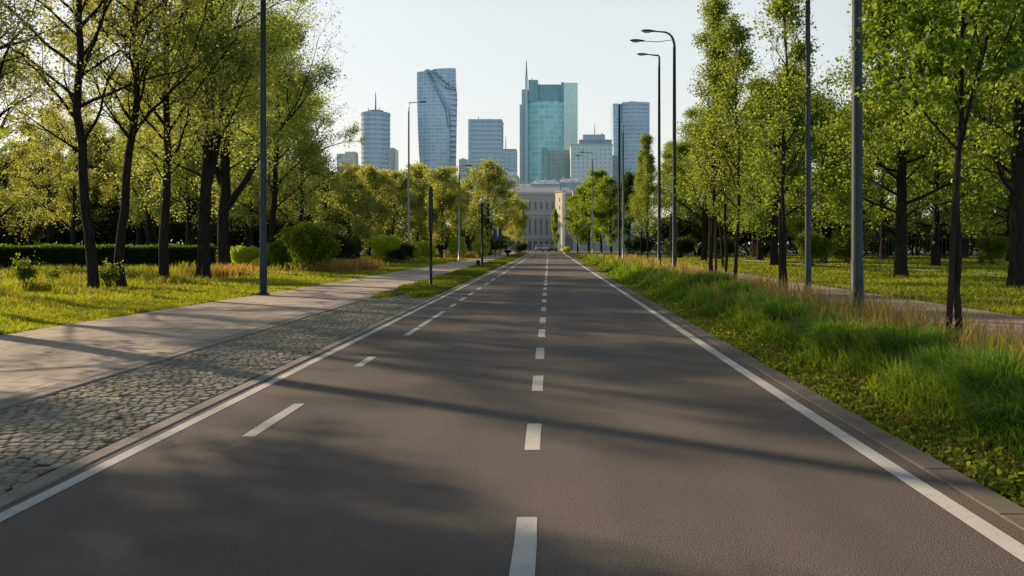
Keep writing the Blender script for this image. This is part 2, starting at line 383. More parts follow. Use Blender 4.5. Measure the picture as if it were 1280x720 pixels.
# ------------------------------------------------------------------ trees
def leaf_geo(g, pos, size, col, rng, six=False, down=0.25, cup=0.25):
    n = len(pos)
    a = rng.normal(size=(n,3)); a[:,2] = a[:,2]*0.7 - down; a /= np.linalg.norm(a, axis=1, keepdims=True)
    m = rng.normal(size=(n,3)); m[:,2] += 0.6
    s = np.cross(a, m); s /= (np.linalg.norm(s, axis=1, keepdims=True)+1e-9)
    nn = np.cross(s, a)
    L = (size*rng.uniform(0.6,1.3,n))[:,None]; Wd = L*rng.uniform(0.32,0.45,n)[:,None]
    if six:
        b = pos; t = pos+a*L-nn*L*cup*0.6
        l1 = pos+a*L*0.28+s*Wd*0.95+nn*L*cup*0.5; l2 = pos+a*L*0.68+s*Wd*0.8+nn*L*cup*0.3
        r1 = pos+a*L*0.28-s*Wd*0.95+nn*L*cup*0.5; r2 = pos+a*L*0.68-s*Wd*0.8+nn*L*cup*0.3
        v = np.stack([b,l1,l2,t,r2,r1], 1).reshape(-1,3)
        i = np.arange(n)[:,None]*6
        q = np.concatenate([i+np.array([[0,3,2,1]]), i+np.array([[0,5,4,3]])]); c = np.concatenate([col, col*0.93])
        g.add(v, q=q, cq=c)
    else:
        v = np.stack([pos, pos+a*L*0.5+s*Wd+nn*L*cup*0.4, pos+a*L-nn*L*cup*0.3, pos+a*L*0.5-s*Wd], 1).reshape(-1,3)
        g.add(v, q=np.arange(n)[:,None]*4+np.array([[0,1,2,3]]), cq=col)

def walk(rng, p, d, length, nseg, wander, up):
    pts = [np.array(p, float)]; d = np.array(d, float); st = length/nseg
    for _ in range(nseg):
        d = d + rng.normal(size=3)*wander + np.array([0,0,up]); d /= np.linalg.norm(d)
        pts.append(pts[-1]+d*st)
    return np.array(pts)

def make_tree(name, label, cat, seed, H=14, r=0.22, lean=(0,0), curve=(0,0), clear=0.3, n1=20, len1=0.34, ang=45, up=0.06, n2=6, n3=4,
              leaf_per=14, leaf=0.10, col_a=(0.09,0.11,0.02), col_b=(0.17,0.17,0.035), shape='round', six=False, bark='bark', twigs=True,
              group=None, spread=0.25, wander=0.10, top=0.97, leafmat='leaf', fork=None, down=0.25, sides=9, ragged=(0.7,1.25), flare=1.0):
    rng = np.random.default_rng(seed)
    tg = Geo(); lg = Geo()
    n = 16; tt = np.linspace(0,1,n+1)
    bow = np.cumsum(rng.normal(size=(n+1,2))*0.012*H/ n**0.5, axis=0); bow[0] = 0
    tr = np.stack([lean[0]*H*tt + curve[0]*H*tt*tt + bow[:,0], lean[1]*H*tt + curve[1]*H*tt*tt + bow[:,1], H*tt], 1)
    tr[0,2] = -0.15
    rad = r*(1-tt)**0.75*0.92 + r*0.06
    rad[0] = r*1.45; rad[1] *= 1.03
    fine_t = np.array([0,0.012,0.03]+list(tt[1:]))
    trp = np.stack([np.interp(fine_t, tt, tr[:,k]) for k in range(3)],1); rp = np.interp(fine_t, tt, rad); rp[:3] = (r*(1+0.55*flare), r*(1+0.2*flare), r*1.03)
    tg.tube(trp, rp, sides)
    trunks = [(tr, rad)]
    if fork:
        for (t0, dx, dy, ln) in fork:
            i = int(t0*n); p = tr[i]
            d = np.array([dx,dy,1.0]); d /= np.linalg.norm(d)
            pts = walk(rng, p, d, ln, 12, 0.05, 0.05); rr = np.linspace(rad[i]*0.75, 0.012, 13)
            tg.tube(pts, rr, 7); trunks.append((pts, rr))
    twl = []
    for ti, (tp, trd) in enumerate(trunks):
        m = n1 if ti == 0 else max(4, n1//3)
        az0 = rng.uniform(0, 6.28)
        for k in range(m):
            f = (k+rng.uniform(0.1,0.9))/m
            t = clear + (top-clear)*f if ti == 0 else 0.25+0.72*f
            idx = t*(len(tp)-1); i = int(idx); fr = idx-i
            p = tp[i]*(1-fr) + tp[min(i+1,len(tp)-1)]*fr; rb = trd[min(i,len(trd)-1)]
            az = az0 + k*2.399 + rng.uniform(-0.5,0.5)
            sh = {'round': math.sin(math.pi*min(1, 0.22+0.78*f))**0.7*(1.05-0.35*f), 'cone': (1.0-0.82*f)*(0.75+0.25*min(1,f*5)),
                  'column': (1-0.6*f**2)*0.95*(0.6+0.4*min(1,f*4)), 'spread': (1.1-0.7*f), 'drop': math.sin(math.pi*(0.12+0.86*f)**0.8)**0.8}[shape]
            L = len1*H*sh*rng.uniform(*ragged); L = max(L, 0.25)
            A = R(ang*(1.15-0.55*f) + rng.uniform(-9,9))
            d = np.array([math.cos(az)*math.sin(A), math.sin(az)*math.sin(A), math.cos(A)])
            pts = walk(rng, p, d, L, 8, wander, up)
            r1 = min(rb*0.55, 0.013*L+0.010); tg.tube(pts, np.linspace(r1, r1*0.16, 9), 5, cap=False)
            k1 = rng.choice([0.35,0.8,1.2,1.7]); twl.append((pts, L*0.35, 1, k1))
            for j in range(n2):
                u = 0.22+0.76*(j+rng.random())/n2; idx = u*8; i2 = min(int(idx),7); p2 = pts[i2]*(1-(idx-i2))+pts[i2+1]*(idx-i2)
                d2 = (pts[i2+1]-pts[i2]); d2 = d2/np.linalg.norm(d2) + rng.normal(size=3)*0.62; d2 /= np.linalg.norm(d2)
                L2 = L*(0.55-0.25*u)*rng.uniform(0.6,1.2)
                p2s = walk(rng, p2, d2, L2, 5, wander*1.3, up*0.7)
                r2 = max(0.006, r1*0.38*(1-0.5*u)); tg.tube(p2s, np.linspace(r2, r2*0.3, 6), 4, cap=False)
                k2 = k1*rng.choice([0.15,0.6,1.2,2.05]); twl.append((p2s, L2, 2, k2))
                for l in range(n3):
                    u3 = 0.25+0.75*(l+rng.random())/n3; ii = min(int(u3*5),4); p3 = p2s[ii]*(1-(u3*5-ii))+p2s[ii+1]*(u3*5-ii)
                    d3 = (p2s[ii+1]-p2s[ii]); d3 = d3/(np.linalg.norm(d3)+1e-9) + rng.normal(size=3)*0.7; d3 /= np.linalg.norm(d3)
                    L3 = L2*rng.uniform(0.3,0.7)
                    p3s = walk(rng, p3, d3, L3, 3, wander*1.5, up*0.3)
                    if twigs: tg.tube(p3s, np.linspace(max(0.004,r2*0.4), 0.003, 4), 3, cap=False)
                    twl.append((p3s, L3, 3, k2))
    # leaves
    P = []; C = []
    for pts, ln, lvl, kk in twl:
        m = rng.poisson(leaf_per*kk*(0.35 if lvl == 1 else 1.0))
        if m == 0: continue
        u = rng.uniform(0.25 if lvl == 3 else 0.5, 1.0, m)*(len(pts)-1); i = np.minimum(u.astype(int), len(pts)-2); f = (u-i)[:,None]
        q = pts[i]*(1-f)+pts[i+1]*f + rng.normal(size=(m,3))*spread*np.array([1,1,0.8])
        cl = rng.random()
        k = np.clip(cl*0.6+rng.random(m)*0.4, 0, 1)[:,None]
        c = np.array(col_a)*(1-k)+np.array(col_b)*k
        P.append(q); C.append(c*rng.uniform(0.8,1.15,(m,1)))
    P = np.vstack(P); C = np.vstack(C)
    ok = P[:,2] > clear*H*0.45
    leaf_geo(lg, P[ok], leaf, C[ok], rng, six, down)
    root = thing(name, label, cat, group=group)
    obj('trunk', tg, MAT[bark], root, smooth=True)
    obj('crown', lg, MAT[leafmat], root, colours=True)
    return root

OL_A, OL_B = (0.165,0.205,0.07), (0.40,0.43,0.15)
YL_A, YL_B = (0.18,0.195,0.065), (0.40,0.40,0.135)
GR_A, GR_B = (0.045,0.085,0.012), (0.13,0.19,0.022)
DK_A, DK_B = (0.02,0.035,0.010), (0.055,0.08,0.016)
SG_A, SG_B = (0.11,0.15,0.03), (0.31,0.35,0.08)

# --- the five big trees on the near left lawn
sp = dict(col_a=YL_A, col_b=YL_B, leaf=0.10, n2=8, n3=5, leaf_per=10, spread=0.18, ang=48, up=0.05, len1=0.30, n1=32, clear=0.28, wander=0.13)
move(make_tree('lawn_tree', '', 'tree', 21, H=16.5, r=0.185, lean=(-0.10,0.02), curve=(0.04,0), **sp), (-15.45,27.2,0), 0, 'tall sparse tree whose dark trunk leans left at the front of the left lawn')
move(make_tree('lawn_tree', '', 'tree', 22, H=16.8, r=0.185, lean=(0.075,0), curve=(-0.03,0), **sp), (-16.5,30.9,0), 0, 'tall sparse tree whose dark trunk leans right beside the left leaning one')
sp2 = dict(sp, col_a=OL_A, col_b=YL_B, leaf_per=15)
move(make_tree('lawn_tree', '', 'tree', 23, H=15, r=0.21, lean=(0.012,0), **sp2), (-16.35,34,0), 0, 'straight slim trunk in the middle of the left lawn trees')
sp3 = dict(sp, col_a=OL_A, col_b=OL_B, leaf_per=21, leaf=0.11, spread=0.28)
move(make_tree('lawn_tree', '', 'tree', 24, H=16.5, r=0.31, lean=(0.03,0), fork=[(0.3,0.35,0.1,7)], **sp3), (-16.0,37,0), 0, 'thick dark trunk with full olive crown next to the leaning stump like trunk')
move(make_tree('lawn_tree', '', 'tree', 25, H=18.5, r=0.36, lean=(-0.06,0), curve=(0.07,0), fork=[(0.22,0.75,0.0,9),(0.3,-0.5,0.2,8)], **dict(sp3, len1=0.34, n1=26)), (-18.4,45.6,0), 0, 'broad olive tree with a curved trunk behind the tall left lamp post')
# --- copies: more spring trees deeper in the left park, and three beyond the frame that shade the path
move(make_tree('park_tree', '', 'tree', 35, H=16, r=0.24, lean=(0.01,0.0), flare=0.4, **dict(sp3, clear=0.60, n1=16, len1=0.20)), (-11.3,15.3,0), 0, 'tree with a long bare trunk just outside the left edge')
gA = make_tree('park_tree', '', 'tree', 31, H=15, r=0.2, lean=(0.02,0.01), **dict(sp3, n1=22, leaf_per=36, leaf=0.13, clear=0.17))
gB = make_tree('park_tree', '', 'tree', 32, H=16, r=0.22, lean=(-0.02,0.0), **dict(sp, n1=22, leaf_per=30, leaf=0.12, clear=0.15, len1=0.36))
gC = make_tree('park_tree', '', 'tree', 33, H=15, r=0.24, lean=(0.0,0.02), **dict(sp, n1=18, leaf_per=9, clear=0.3))
move(gC, (-25.5,30,0), 0, 'sparse tree outside the left edge behind the lawn', 0.95)
move(gA, (-17.6,50.5,0), 0.3, 'olive tree whose crown edge meets the sky right of the tall left lamp post', 1.08)
move(gB, (-34.5,49.5,0), 0, 'tree at the far left picture edge rising from behind the hedge')
for base, loc, rz, sc, lab in [
    (gB, (-27,60,0), 1.2, 1.05, 'hazy yellow tree behind the hedge between the two leaning trunks'),
    (gA, (-33,66,0), 2.2, 1.1, 'olive tree behind the hedge left of the left leaning trunk'),
    (gA, (-24,57,0), 4.0, 1.0, 'olive tree behind the hedge near the straight slim trunk'),
    (gB, (-26,70,0), 0.4, 1.15, 'yellow green tree behind the thick dark trunk'),
    (gB, (-20.5,66,0), 2.9, 0.95, 'pale olive tree standing behind the curved trunk'),
    (gC, (-17.3,21.6,0), 1.1, 0.95, 'sparse tree outside the left edge whose trunk shadow crosses the road'),
    (gC, (-18.4,25.4,0), 4.4, 1.0, 'sparse tree just outside the left edge behind the lawn plants'),
    (gB, (-44,74,0), 3.3, 1.0, 'hazy tree behind the hedge near the left picture edge'),
    (gA, (-39,76,0), 1.9, 1.05, 'hazy tree behind the hedge directly left of the first leaning trunk'),
    (gB, (-35.5,80,0), 0.9, 1.2, 'tall hazy tree behind the gap between the leaning trunks'),
    (gA, (-31,82,0), 2.7, 1.25, 'tall hazy tree behind the straight slim trunk'),
    (gB, (-50,80,0), 5.2, 0.95, 'hazy tree far behind the hedge at the left edge'),
    (gA, (-27,84,0), 3.9, 1.3, 'tall hazy tree behind the curved trunk'),
]: copy_thing(base, loc, rz, lab, sc)

# --- wood behind the hedge on the left (dark, distance haze mixed into the leaf colours)
wA = make_tree('wood_tree', '', 'tree', 41, H=13, r=0.24, n1=20, n2=5, n3=3, leaf_per=34, leaf=0.34, col_a=(0.035,0.055,0.025), col_b=(0.11,0.135,0.045), spread=0.45, clear=0.06, twigs=False, leafmat='leaf_hazed', len1=0.34, shape='drop', group='dark trees of the wood behind the left hedge')
wB = make_tree('wood_tree', '', 'tree', 42, H=14, r=0.22, n1=20, n2=5, n3=3, leaf_per=32, leaf=0.32, col_a=(0.08,0.10,0.03), col_b=(0.19,0.195,0.055), spread=0.40, clear=0.10, twigs=False, leafmat='leaf_hazed', len1=0.32, shape='round', group='dark trees of the wood behind the left hedge')
WL = 'shadowy tree in the wood behind the clipped left hedge'
first = {id(wA): True, id(wB): True}
rr = random.Random(5)
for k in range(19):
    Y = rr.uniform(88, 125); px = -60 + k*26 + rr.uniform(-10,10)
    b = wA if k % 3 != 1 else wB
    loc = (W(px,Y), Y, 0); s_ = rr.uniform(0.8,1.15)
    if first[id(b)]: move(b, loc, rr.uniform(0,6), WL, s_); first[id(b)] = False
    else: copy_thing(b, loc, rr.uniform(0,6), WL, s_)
# --- row of olive trees left of the road, leaf colours paled for haze
rA = make_tree('avenue_tree', '', 'tree', 51, H=13, r=0.2, n1=22, n2=6, n3=3, leaf_per=34, leaf=0.24, col_a=(0.20,0.22,0.07), col_b=(0.46,0.45,0.14), spread=0.34, clear=0.08, twigs=False, leafmat='leaf_hazed', len1=0.36, ang=46, shape='drop', group='hazy olive trees left of the road')
rB = make_tree('avenue_tree', '', 'tree', 52, H=12.5, r=0.2, n1=24, n2=6, n3=3, leaf_per=36, leaf=0.24, col_a=(0.17,0.20,0.07), col_b=(0.42,0.42,0.13), spread=0.36, clear=0.06, twigs=False, leafmat='leaf_hazed', len1=0.40, ang=54, shape='round', group='hazy olive trees left of the road')
rows = [
    (rB, 610, 118, 1.08, 'rounded dark olive tree right of the pale far post in the left avenue'),
    (rA, 648, 150, 0.75, 'small yellow green tree beside the palace at the end of the left avenue'),
    (rA, 552, 104, 0.86, 'olive tree behind the black column lamp'),
    (rA, 522, 112, 0.95, 'olive tree between the hazy lamp and the black column lamp'),
    (rB, 492, 100, 0.83, 'dark olive tree just left of the hazy lamp in the left avenue'),
    (rA, 462, 92, 0.78, 'yellow olive tree with a visible dark limb below the round tower'),
    (rB, 436, 84, 0.72, 'olive tree at the edge of the wood below the pale low block'),
    (rB, 584, 135, 0.98, 'olive tree partly hidden by the rounded dark olive tree'),
    (rB, 566, 140, 0.9, 'far dark tree filling the gap behind the pale post'),
    (rA, 475, 130, 1.0, 'tall hazy tree behind the round yellow shrub on the left'),
    (rB, 508, 120, 0.95, 'hazy tree standing in line with the hazy lamp'),
    (rB, 536, 128, 1.0, 'hazy tree just left of the black column lamp, below the curved tower'),
    (rA, 448, 108, 0.9, 'tall hazy tree below the round tower'),
    (rA, 632, 158, 0.9, 'last hazy tree of the left avenue before the cross street'),
]
for k, (b, px, Y, s_, lab) in enumerate(rows):
    loc = (W(px,Y), Y, 0)
    if k == 0 or k == 1: move(b, loc, k*1.3, lab, s_)
    else: copy_thing(b, loc, k*1.7, lab, s_)

# --- young staked trees on the right verge
yg = dict(ragged=(0.45,1.35), flare=0.2, col_a=SG_A, col_b=SG_B, bark='bark', shape='cone', ang=46, up=0.09, wander=0.07)
move(make_tree('young_tree', '', 'tree', 61, H=8.2, r=0.056, lean=(0.025,0), clear=0.36, n1=24, len1=0.27, n2=6, n3=3, leaf_per=22, leaf=0.098, six=True, spread=0.11,
     fork=[(0.42,0.22,-0.1,3.6)], **dict(yg, col_a=(0.07,0.125,0.017), col_b=(0.22,0.285,0.037), shape='drop')), (6.15,12.1,0), 0, 'nearest young tree on the right verge with a dark stake leaning on its trunk')
tB = make_tree('young_tree', '', 'tree', 62, H=11.2, r=0.085, clear=0.26, n1=26, len1=0.30, n2=7, n3=4, leaf_per=12, leaf=0.10, spread=0.17, **dict(yg, ang=40))
move(tB, (8.05,27.2,0), 0, 'young upright tree beside the slim lamp post on the right verge')
tC = make_tree('young_tree', '', 'tree', 63, H=13.4, r=0.10, clear=0.2, n1=34, len1=0.27, n2=8, n3=4, leaf_per=13, leaf=0.11, spread=0.2, **dict(yg, ang=38))
move(tC, (7.75,38,0), 0, 'tallest slender young tree held between two dark stakes')
copy_thing(tB, (W(917,30.5),30.5,0), 2.4, 'young tree with a thin bare trunk left of the young upright tree', 0.9)
for loc, rz, sc, lab in [((8.5,68,0), 1, 0.82, 'narrow young tree right of the twin dark poles'),
                         ((12.2,56,0), 2, 1.0, 'young tree behind the tallest slender one on the right'),
                         ((10.6,48,0), 3.3, 0.95, 'young tree between the tallest slender one and the curved lamp'),
                         ((9.6,84,0), 4.1, 0.82, 'distant young tree beyond the curved lamp')]:
    copy_thing(tC, loc, rz, lab, sc)

# --- big park trees on the right
bg = dict(col_a=(0.07,0.115,0.022), col_b=(0.27,0.325,0.062), shape='spread', ang=66, up=0.05, wander=0.12)
bA = make_tree('maple_tree', '', 'tree', 71, H=14, r=0.34, clear=0.20, n1=26, len1=0.40, n2=8, n3=4, leaf_per=70, leaf=0.165, spread=0.30, twigs=False, **bg)
bB = make_tree('maple_tree', '', 'tree', 72, H=14.5, r=0.34, clear=0.22, n1=26, len1=0.38, n2=8, n3=4, leaf_per=64, leaf=0.165, spread=0.30, twigs=False, **dict(bg, ang=58, col_b=(0.30,0.35,0.065)))
move(bA, (18.7,42.5,0), 0, 'broad maple with a thick dark trunk right of the thickest lamp post')
move(bB, (18.1,31,0), 0.6, 'broad maple with a thick dark trunk at the right picture edge', 0.95)
for k, (b, x, y, sc, lab) in enumerate([
    (bB, 22.4, 85, 1.05, 'distant maple whose trunk shows left of the slim lamp post'),
    (bA, 30, 62, 1.0, 'maple behind the thick trunk right of the thickest lamp post'),
    (bB, 35.5, 85, 1.1, 'maple seen through the gap beside the thickest lamp post'),
    (bA, 38, 70, 1.05, 'maple behind the lean stake of the nearest young tree'),
    (bB, 45, 78, 1.1, 'maple by the railing at the far right'),
    (bA, 17.5, 62, 0.95, 'maple behind the slim lamp post'),
    (bB, 15.5, 80, 0.92, 'maple behind the tallest slender young tree'),
    (bA, 27, 105, 1.1, 'far maple in the right park behind the young trees'),
    (bB, 17, 104, 0.9, 'far maple right of the twin dark poles'),
    (bA, 28, 46, 0.95, 'maple between the two thick trunks on the right'),
    (bB, 33, 38, 1.0, 'maple just outside the right edge'),
    (bA, 52, 100, 1.2, 'far maple at the right end of the railing'),
    (bB, 40, 110, 1.2, 'far maple behind the railing'),
    (bA, 24, 70, 0.9, 'maple left of the thickest lamp post'),
    (bA, -15.4, 11.6, 0.78, 'dense tree beside the viewer on the left shading the near cobbles'),
    (bB, -15.0, 6.0, 0.8, 'dense tree behind the viewer on the left shading the near road'),
]): copy_thing(b, (x,y,0), k*1.3+0.4, lab, sc)
# dark understory wood behind the park on the right
UL = 'dark tree of the far wood beyond the right railing'
for k in range(10):
    Y = 118 + (k*7) % 23; copy_thing(wA, (W(900+k*48, Y), Y, 0), k*0.9, UL, 0.75+0.05*(k%4))['group'] = 'dark trees beyond the right railing'
# avenue on the right, far
vA = make_tree('linden_tree', '', 'tree', 81, H=14, r=0.22, n1=26, n2=6, n3=3, leaf_per=40, leaf=0.27, col_a=(0.10,0.15,0.02), col_b=(0.28,0.33,0.045), spread=0.33, clear=0.12, twigs=False, len1=0.30, ang=50, shape='drop')
move(vA, (W(736,150),150,0), 0, 'bright green tree nearest the palace on the right of the road', 0.98)
for k, (px, Y, sc, lab) in enumerate([(752,140,1.02,'second bright green tree from the palace on the right'),
                                      (764,128,0.86,'lower bright tree just left of the twin dark poles'),
                                      (722,158,0.8,'small shaded tree at the right foot of the palace')]):
    copy_thing(vA, (W(px,Y),Y,0), k+1.5, lab, sc)
copy_thing(wA, (W(786,112),112,0), 2, 'dark dense tree behind the twin dark poles', (0.62,0.62,0.85))
copy_thing(vA, (W(694.5,163),163,0), 3, 'small yellow sapling in front of the palace', (0.25,0.25,0.62))

# --- shrubs
def make_shrub(name, label, seed, Rx, Hh, n, leaf, ca, cb, stems=5):
    rng = np.random.default_rng(seed); tg = Geo(); lg = Geo()
    lobes = [(rng.uniform(-0.55,0.55)*Rx, rng.uniform(-0.55,0.55)*Rx, Hh*rng.uniform(0.35,0.72), rng.uniform(0.35,0.6)*Rx) for _ in range(9)] + [(0,0,Hh*0.3,Rx*0.75),(0,0,Hh*0.72,Rx*0.42)]
    for (x,y,z,r_) in lobes[:stems+3]:
        tg.tube(walk(rng, (x*0.15,y*0.15,-0.05), (x*0.5,y*0.5,z), math.dist((0,0,0),(x,y,z)), 5, 0.08, 0.0), np.linspace(0.03,0.008,6), 5, cap=False)
    P = []; C = []
    for (x,y,z,r_) in lobes:
        m = n//len(lobes); d = rng.normal(size=(m,3)); d /= np.linalg.norm(d,axis=1,keepdims=True)
        q = np.array([x,y,z]) + d*(r_*rng.uniform(0.35,1.08,m)**0.5)[:,None]*np.array([1,1,0.85])
        k = np.clip(rng.random((m,1))*0.5 + rng.random()*0.5, 0, 1); P.append(q); C.append(np.array(ca)*(1-k)+np.array(cb)*k)
    for _ in range(26):
        a = rng.uniform(0,6.283); rr_ = Rx*rng.uniform(0.3,0.95); z0 = Hh*rng.uniform(0.35,0.8)
        pts = walk(rng, (rr_*0.5*math.cos(a),rr_*0.5*math.sin(a),z0*0.6), (0.7*math.cos(a),0.7*math.sin(a),rng.uniform(0.5,1.6)), Hh*rng.uniform(0.35,0.6), 6, 0.12, 0.05)
        tg.tube(pts, np.linspace(0.012,0.004,7), 3, cap=False)
        q = np.repeat(pts[2:], max(2,n//900), axis=0); q = q + rng.normal(size=q.shape)*0.06; k = rng.random((len(q),1)); P.append(q); C.append(np.array(ca)*(1-k)+np.array(cb)*k)
    P = np.vstack(P); C = np.vstack(C); ok = P[:,2] > 0.02
    leaf_geo(lg, P[ok], leaf, C[ok], rng)
    root = thing(name, label, 'shrub')
    obj('stems', tg, MAT['bark'], root); obj('foliage', lg, MAT['leaf'], root, colours=True); return root
sA = make_shrub('shrub', '', 91, 1.5, 2.9, 9000, 0.13, (0.08,0.12,0.018), (0.22,0.25,0.035))
sB = make_shrub('shrub', '', 92, 1.5, 2.7, 9000, 0.15, (0.27,0.32,0.045), (0.54,0.56,0.09))
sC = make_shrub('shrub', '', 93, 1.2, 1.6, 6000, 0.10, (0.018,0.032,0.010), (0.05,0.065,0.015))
move(sA, (W(388,47),47,0), 0, 'large green bush beside the footpath right of the tall left lamp post', 1.12)
move(sB, (W(482,74),74,0), 0, 'bright yellow green shrub left of the hazy lamp')
move(sC, (W(506,76),76,0), 0, 'low dark bush between the two bright shrubs on the left', 1.1)
for b, px, Y, sc, lab in [
    (sB, 530, 76, 0.78, 'green shrub just left of the black column lamp'),
    (sB, 572, 98, (0.82,0.82,1.05), 'egg shaped yellow shrub at the pale far post'),
    (sB, 602, 105, (0.85,0.85,0.8), 'small yellow shrub behind the globe lamp'),
    (sC, 494, 70, 0.8, 'low dark bush at the foot of the bright yellow green shrub'),
    (sA, 352, 50, 0.7, 'bright bush in the gap right of the curved trunk'),
    (sB, 305, 52, 0.62, 'small bright bush behind the curved trunk'),
    (sA, 372, 52, 1.05, 'tall green bush behind the large bush by the footpath'),
    (sC, 418, 60, 1.6, 'dark bush in the shade right of the large footpath bush'),
    (sC, 432, 70, 1.5, 'dark bush under the avenue trees on the left'),
    (sC, 650, 140, 1.2, 'dark bush at the far left roadside'),
    (sA, 1015, 62, 1.0, 'green bush behind the slim lamp post on the right'),
    (sA, 1060, 70, 1.2, 'green bush left of the thickest lamp post'),
    (sA, 1240, 64, 0.9, 'pale green bush between the young tree stake and the right trunk'),
    (sC, 955, 95, 1.3, 'dark bush at the edge of the right lawn'),
    (sB, 708, 140, 0.5, 'small green shrub at the far right roadside'),
    (sC, 850, 95, 1.6, 'dark bush behind the two right street lamps'),
    (sC, 800, 105, 1.8, 'dark bush beside the twin dark poles'),
    (sC, 900, 90, 1.6, 'dark bush behind the staked slender tree'),
    (sC, 1180, 92, 2.2, 'dark bush behind the railing on the right'),
    (sC, 1100, 90, 2.0, 'dark bush left of the railing'),
    (sC, 1265, 90, 2.2, 'dark bush right of the railing'),
]: copy_thing(b, (W(px,Y),Y,0), px*0.37, lab, sc)
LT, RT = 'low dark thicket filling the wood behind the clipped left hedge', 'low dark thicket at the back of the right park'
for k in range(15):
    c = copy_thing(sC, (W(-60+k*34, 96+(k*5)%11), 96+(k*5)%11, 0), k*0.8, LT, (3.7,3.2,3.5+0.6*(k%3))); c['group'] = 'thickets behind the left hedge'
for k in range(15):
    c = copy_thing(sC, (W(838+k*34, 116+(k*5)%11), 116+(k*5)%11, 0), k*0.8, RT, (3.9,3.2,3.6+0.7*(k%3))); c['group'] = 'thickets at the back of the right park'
AT = 'low green thicket under the hazy left avenue'
for k in range(7):
    c = copy_thing(sA, (W(428+k*31, 128+(k*3)%7), 128+(k*3)%7, 0), k*0.8, AT, (2.4,2.2,1.3+0.2*(k%3))); c['group'] = 'thickets under the left avenue'
# slim weeds / young plants in the lawn at left
pl = make_shrub('young_plant', '', 95, 0.45, 1.5, 420, 0.13, (0.08,0.12,0.016), (0.19,0.22,0.03), 3)
move(pl, (W(32,29),29,0), 0, 'upright leafy young plant in the lawn at the left edge', (0.8,0.8,1.0))
copy_thing(pl, (W(68,31),31,0), 1, 'smaller leafy young plant left of the first leaning trunk', 0.62)
copy_thing(pl, (W(136,30),30,0), 2, 'leafy plant in the gap between the leaning trunks', 0.8)
for o in [o for o in COL.objects if o.name.startswith('young_plant')]: o['category'] = 'plant'

# --- hedge
rng = np.random.default_rng(101); g = Geo(); n = 42000
t = rng.random(n); side = rng.random(n)
hx = -42 + t*18.6; hy = 47.0 + t*9.0
top = side < 0.35
u = rng.uniform(-0.7,0.7,n); zz = rng.uniform(0.02,1.5,n)
off = np.where(top, u, -0.7 + rng.normal(size=n)*0.05 + 0.05*np.sin(hx*3)); zz = np.where(top, 1.5+rng.normal(size=n)*0.07+0.05*np.sin(hx*2.1), zz)
dn = np.array([-9.0,18.6])/math.hypot(9,18.6)
P = np.stack([hx+dn[0]*off, hy+dn[1]*off, zz], 1)
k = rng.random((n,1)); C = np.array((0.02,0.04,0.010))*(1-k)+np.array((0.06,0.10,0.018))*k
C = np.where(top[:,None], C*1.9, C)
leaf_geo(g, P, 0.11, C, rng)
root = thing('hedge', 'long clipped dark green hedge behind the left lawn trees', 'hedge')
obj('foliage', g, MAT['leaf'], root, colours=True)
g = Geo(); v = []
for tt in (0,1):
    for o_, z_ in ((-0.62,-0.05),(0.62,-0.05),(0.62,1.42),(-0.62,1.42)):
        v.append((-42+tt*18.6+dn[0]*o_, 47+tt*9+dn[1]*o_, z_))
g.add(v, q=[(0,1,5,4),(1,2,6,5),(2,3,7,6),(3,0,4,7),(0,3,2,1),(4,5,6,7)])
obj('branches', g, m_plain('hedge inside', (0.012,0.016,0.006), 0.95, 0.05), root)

# ------------------------------------------------------------------ grass
def field(x, y, s, a, b):
    return (np.sin(x*s+a+1.7*np.sin(y*s*0.7+b)) + np.sin(y*s*1.3+b+1.3*np.sin(x*s*1.1+a)))*0.25+0.5
def blades(g, x, y, z0, h, w, lean, col, rng, tipcol=None, base_shade=0.85):
    n = len(x); az = rng.uniform(0,2*np.pi,n)
    d = np.stack([np.cos(az),np.sin(az),np.zeros(n)],1); b = rng.uniform(0,2*np.pi,n)
    s = np.stack([np.cos(b),np.sin(b),np.zeros(n)],1)
    p = np.stack([x,y,z0],1); up = np.array([0,0,1.0])
    h = h[:,None]; w = w[:,None]; lean = lean[:,None]
    m1 = p + up*h*0.55 + d*h*lean*0.3; tip = p + up*h*(1-0.35*lean) + d*h*lean
    v = np.stack([p-s*w*0.5, p+s*w*0.5, m1+s*w*0.42, m1-s*w*0.42, tip],1).reshape(-1,3)
    i = np.arange(n)[:,None]*5
    g.add(v, q=i+np.array([[0,1,2,3]]), t=i+np.array([[3,2,4]]), cq=col*base_shade, ct=(col if tipcol is None else tipcol))  # lower part of each blade coloured darker, as shade down in the grass
def sampY(rng, n, y0, y1, p):
    u = rng.random(n)
    if abs(p-1) < 1e-6: return y0*(y1/y0)**u
    a = 1-p; return (y0**a + u*(y1**a-y0**a))**(1/a)
def mixcol(k, a, b): return np.array(a)*(1-k[:,None])+np.array(b)*k[:,None]

# right verge, tall
rng = np.random.default_rng(201); g = Geo()
n = 210000
Y = sampY(rng, n, 4.0, 100, 1.55); X = 3.05 + rng.random(n)**0.95*(4.35+Y*0.03)
f1 = field(X,Y,1.9,0.3,1.1); f2 = field(X,Y,0.7,2.0,0.4); f3 = field(X,Y,4.1,1.0,2.0)
near_kerb = np.clip((X-3.50-0.55*(f1-0.5)-0.25*(f3-0.5))/0.55, 0, 1)
far_side = np.clip((4.85+0.5*(f1-0.5)+np.clip(Y-13,0,40)*0.045-X)/0.6,0.30,1)*np.clip((7.3+Y*0.03-X)/0.5,0.4,1)
h = (0.06 + 0.70*near_kerb*(0.35+0.75*f3*f1+0.4*f1)*far_side)*rng.uniform(0.5,1.2,n)*np.where(Y<14,0.88,1)
keep = rng.random(n) < np.clip(0.25+1.1*near_kerb*f1+0.35*f3, 0.1, 1)
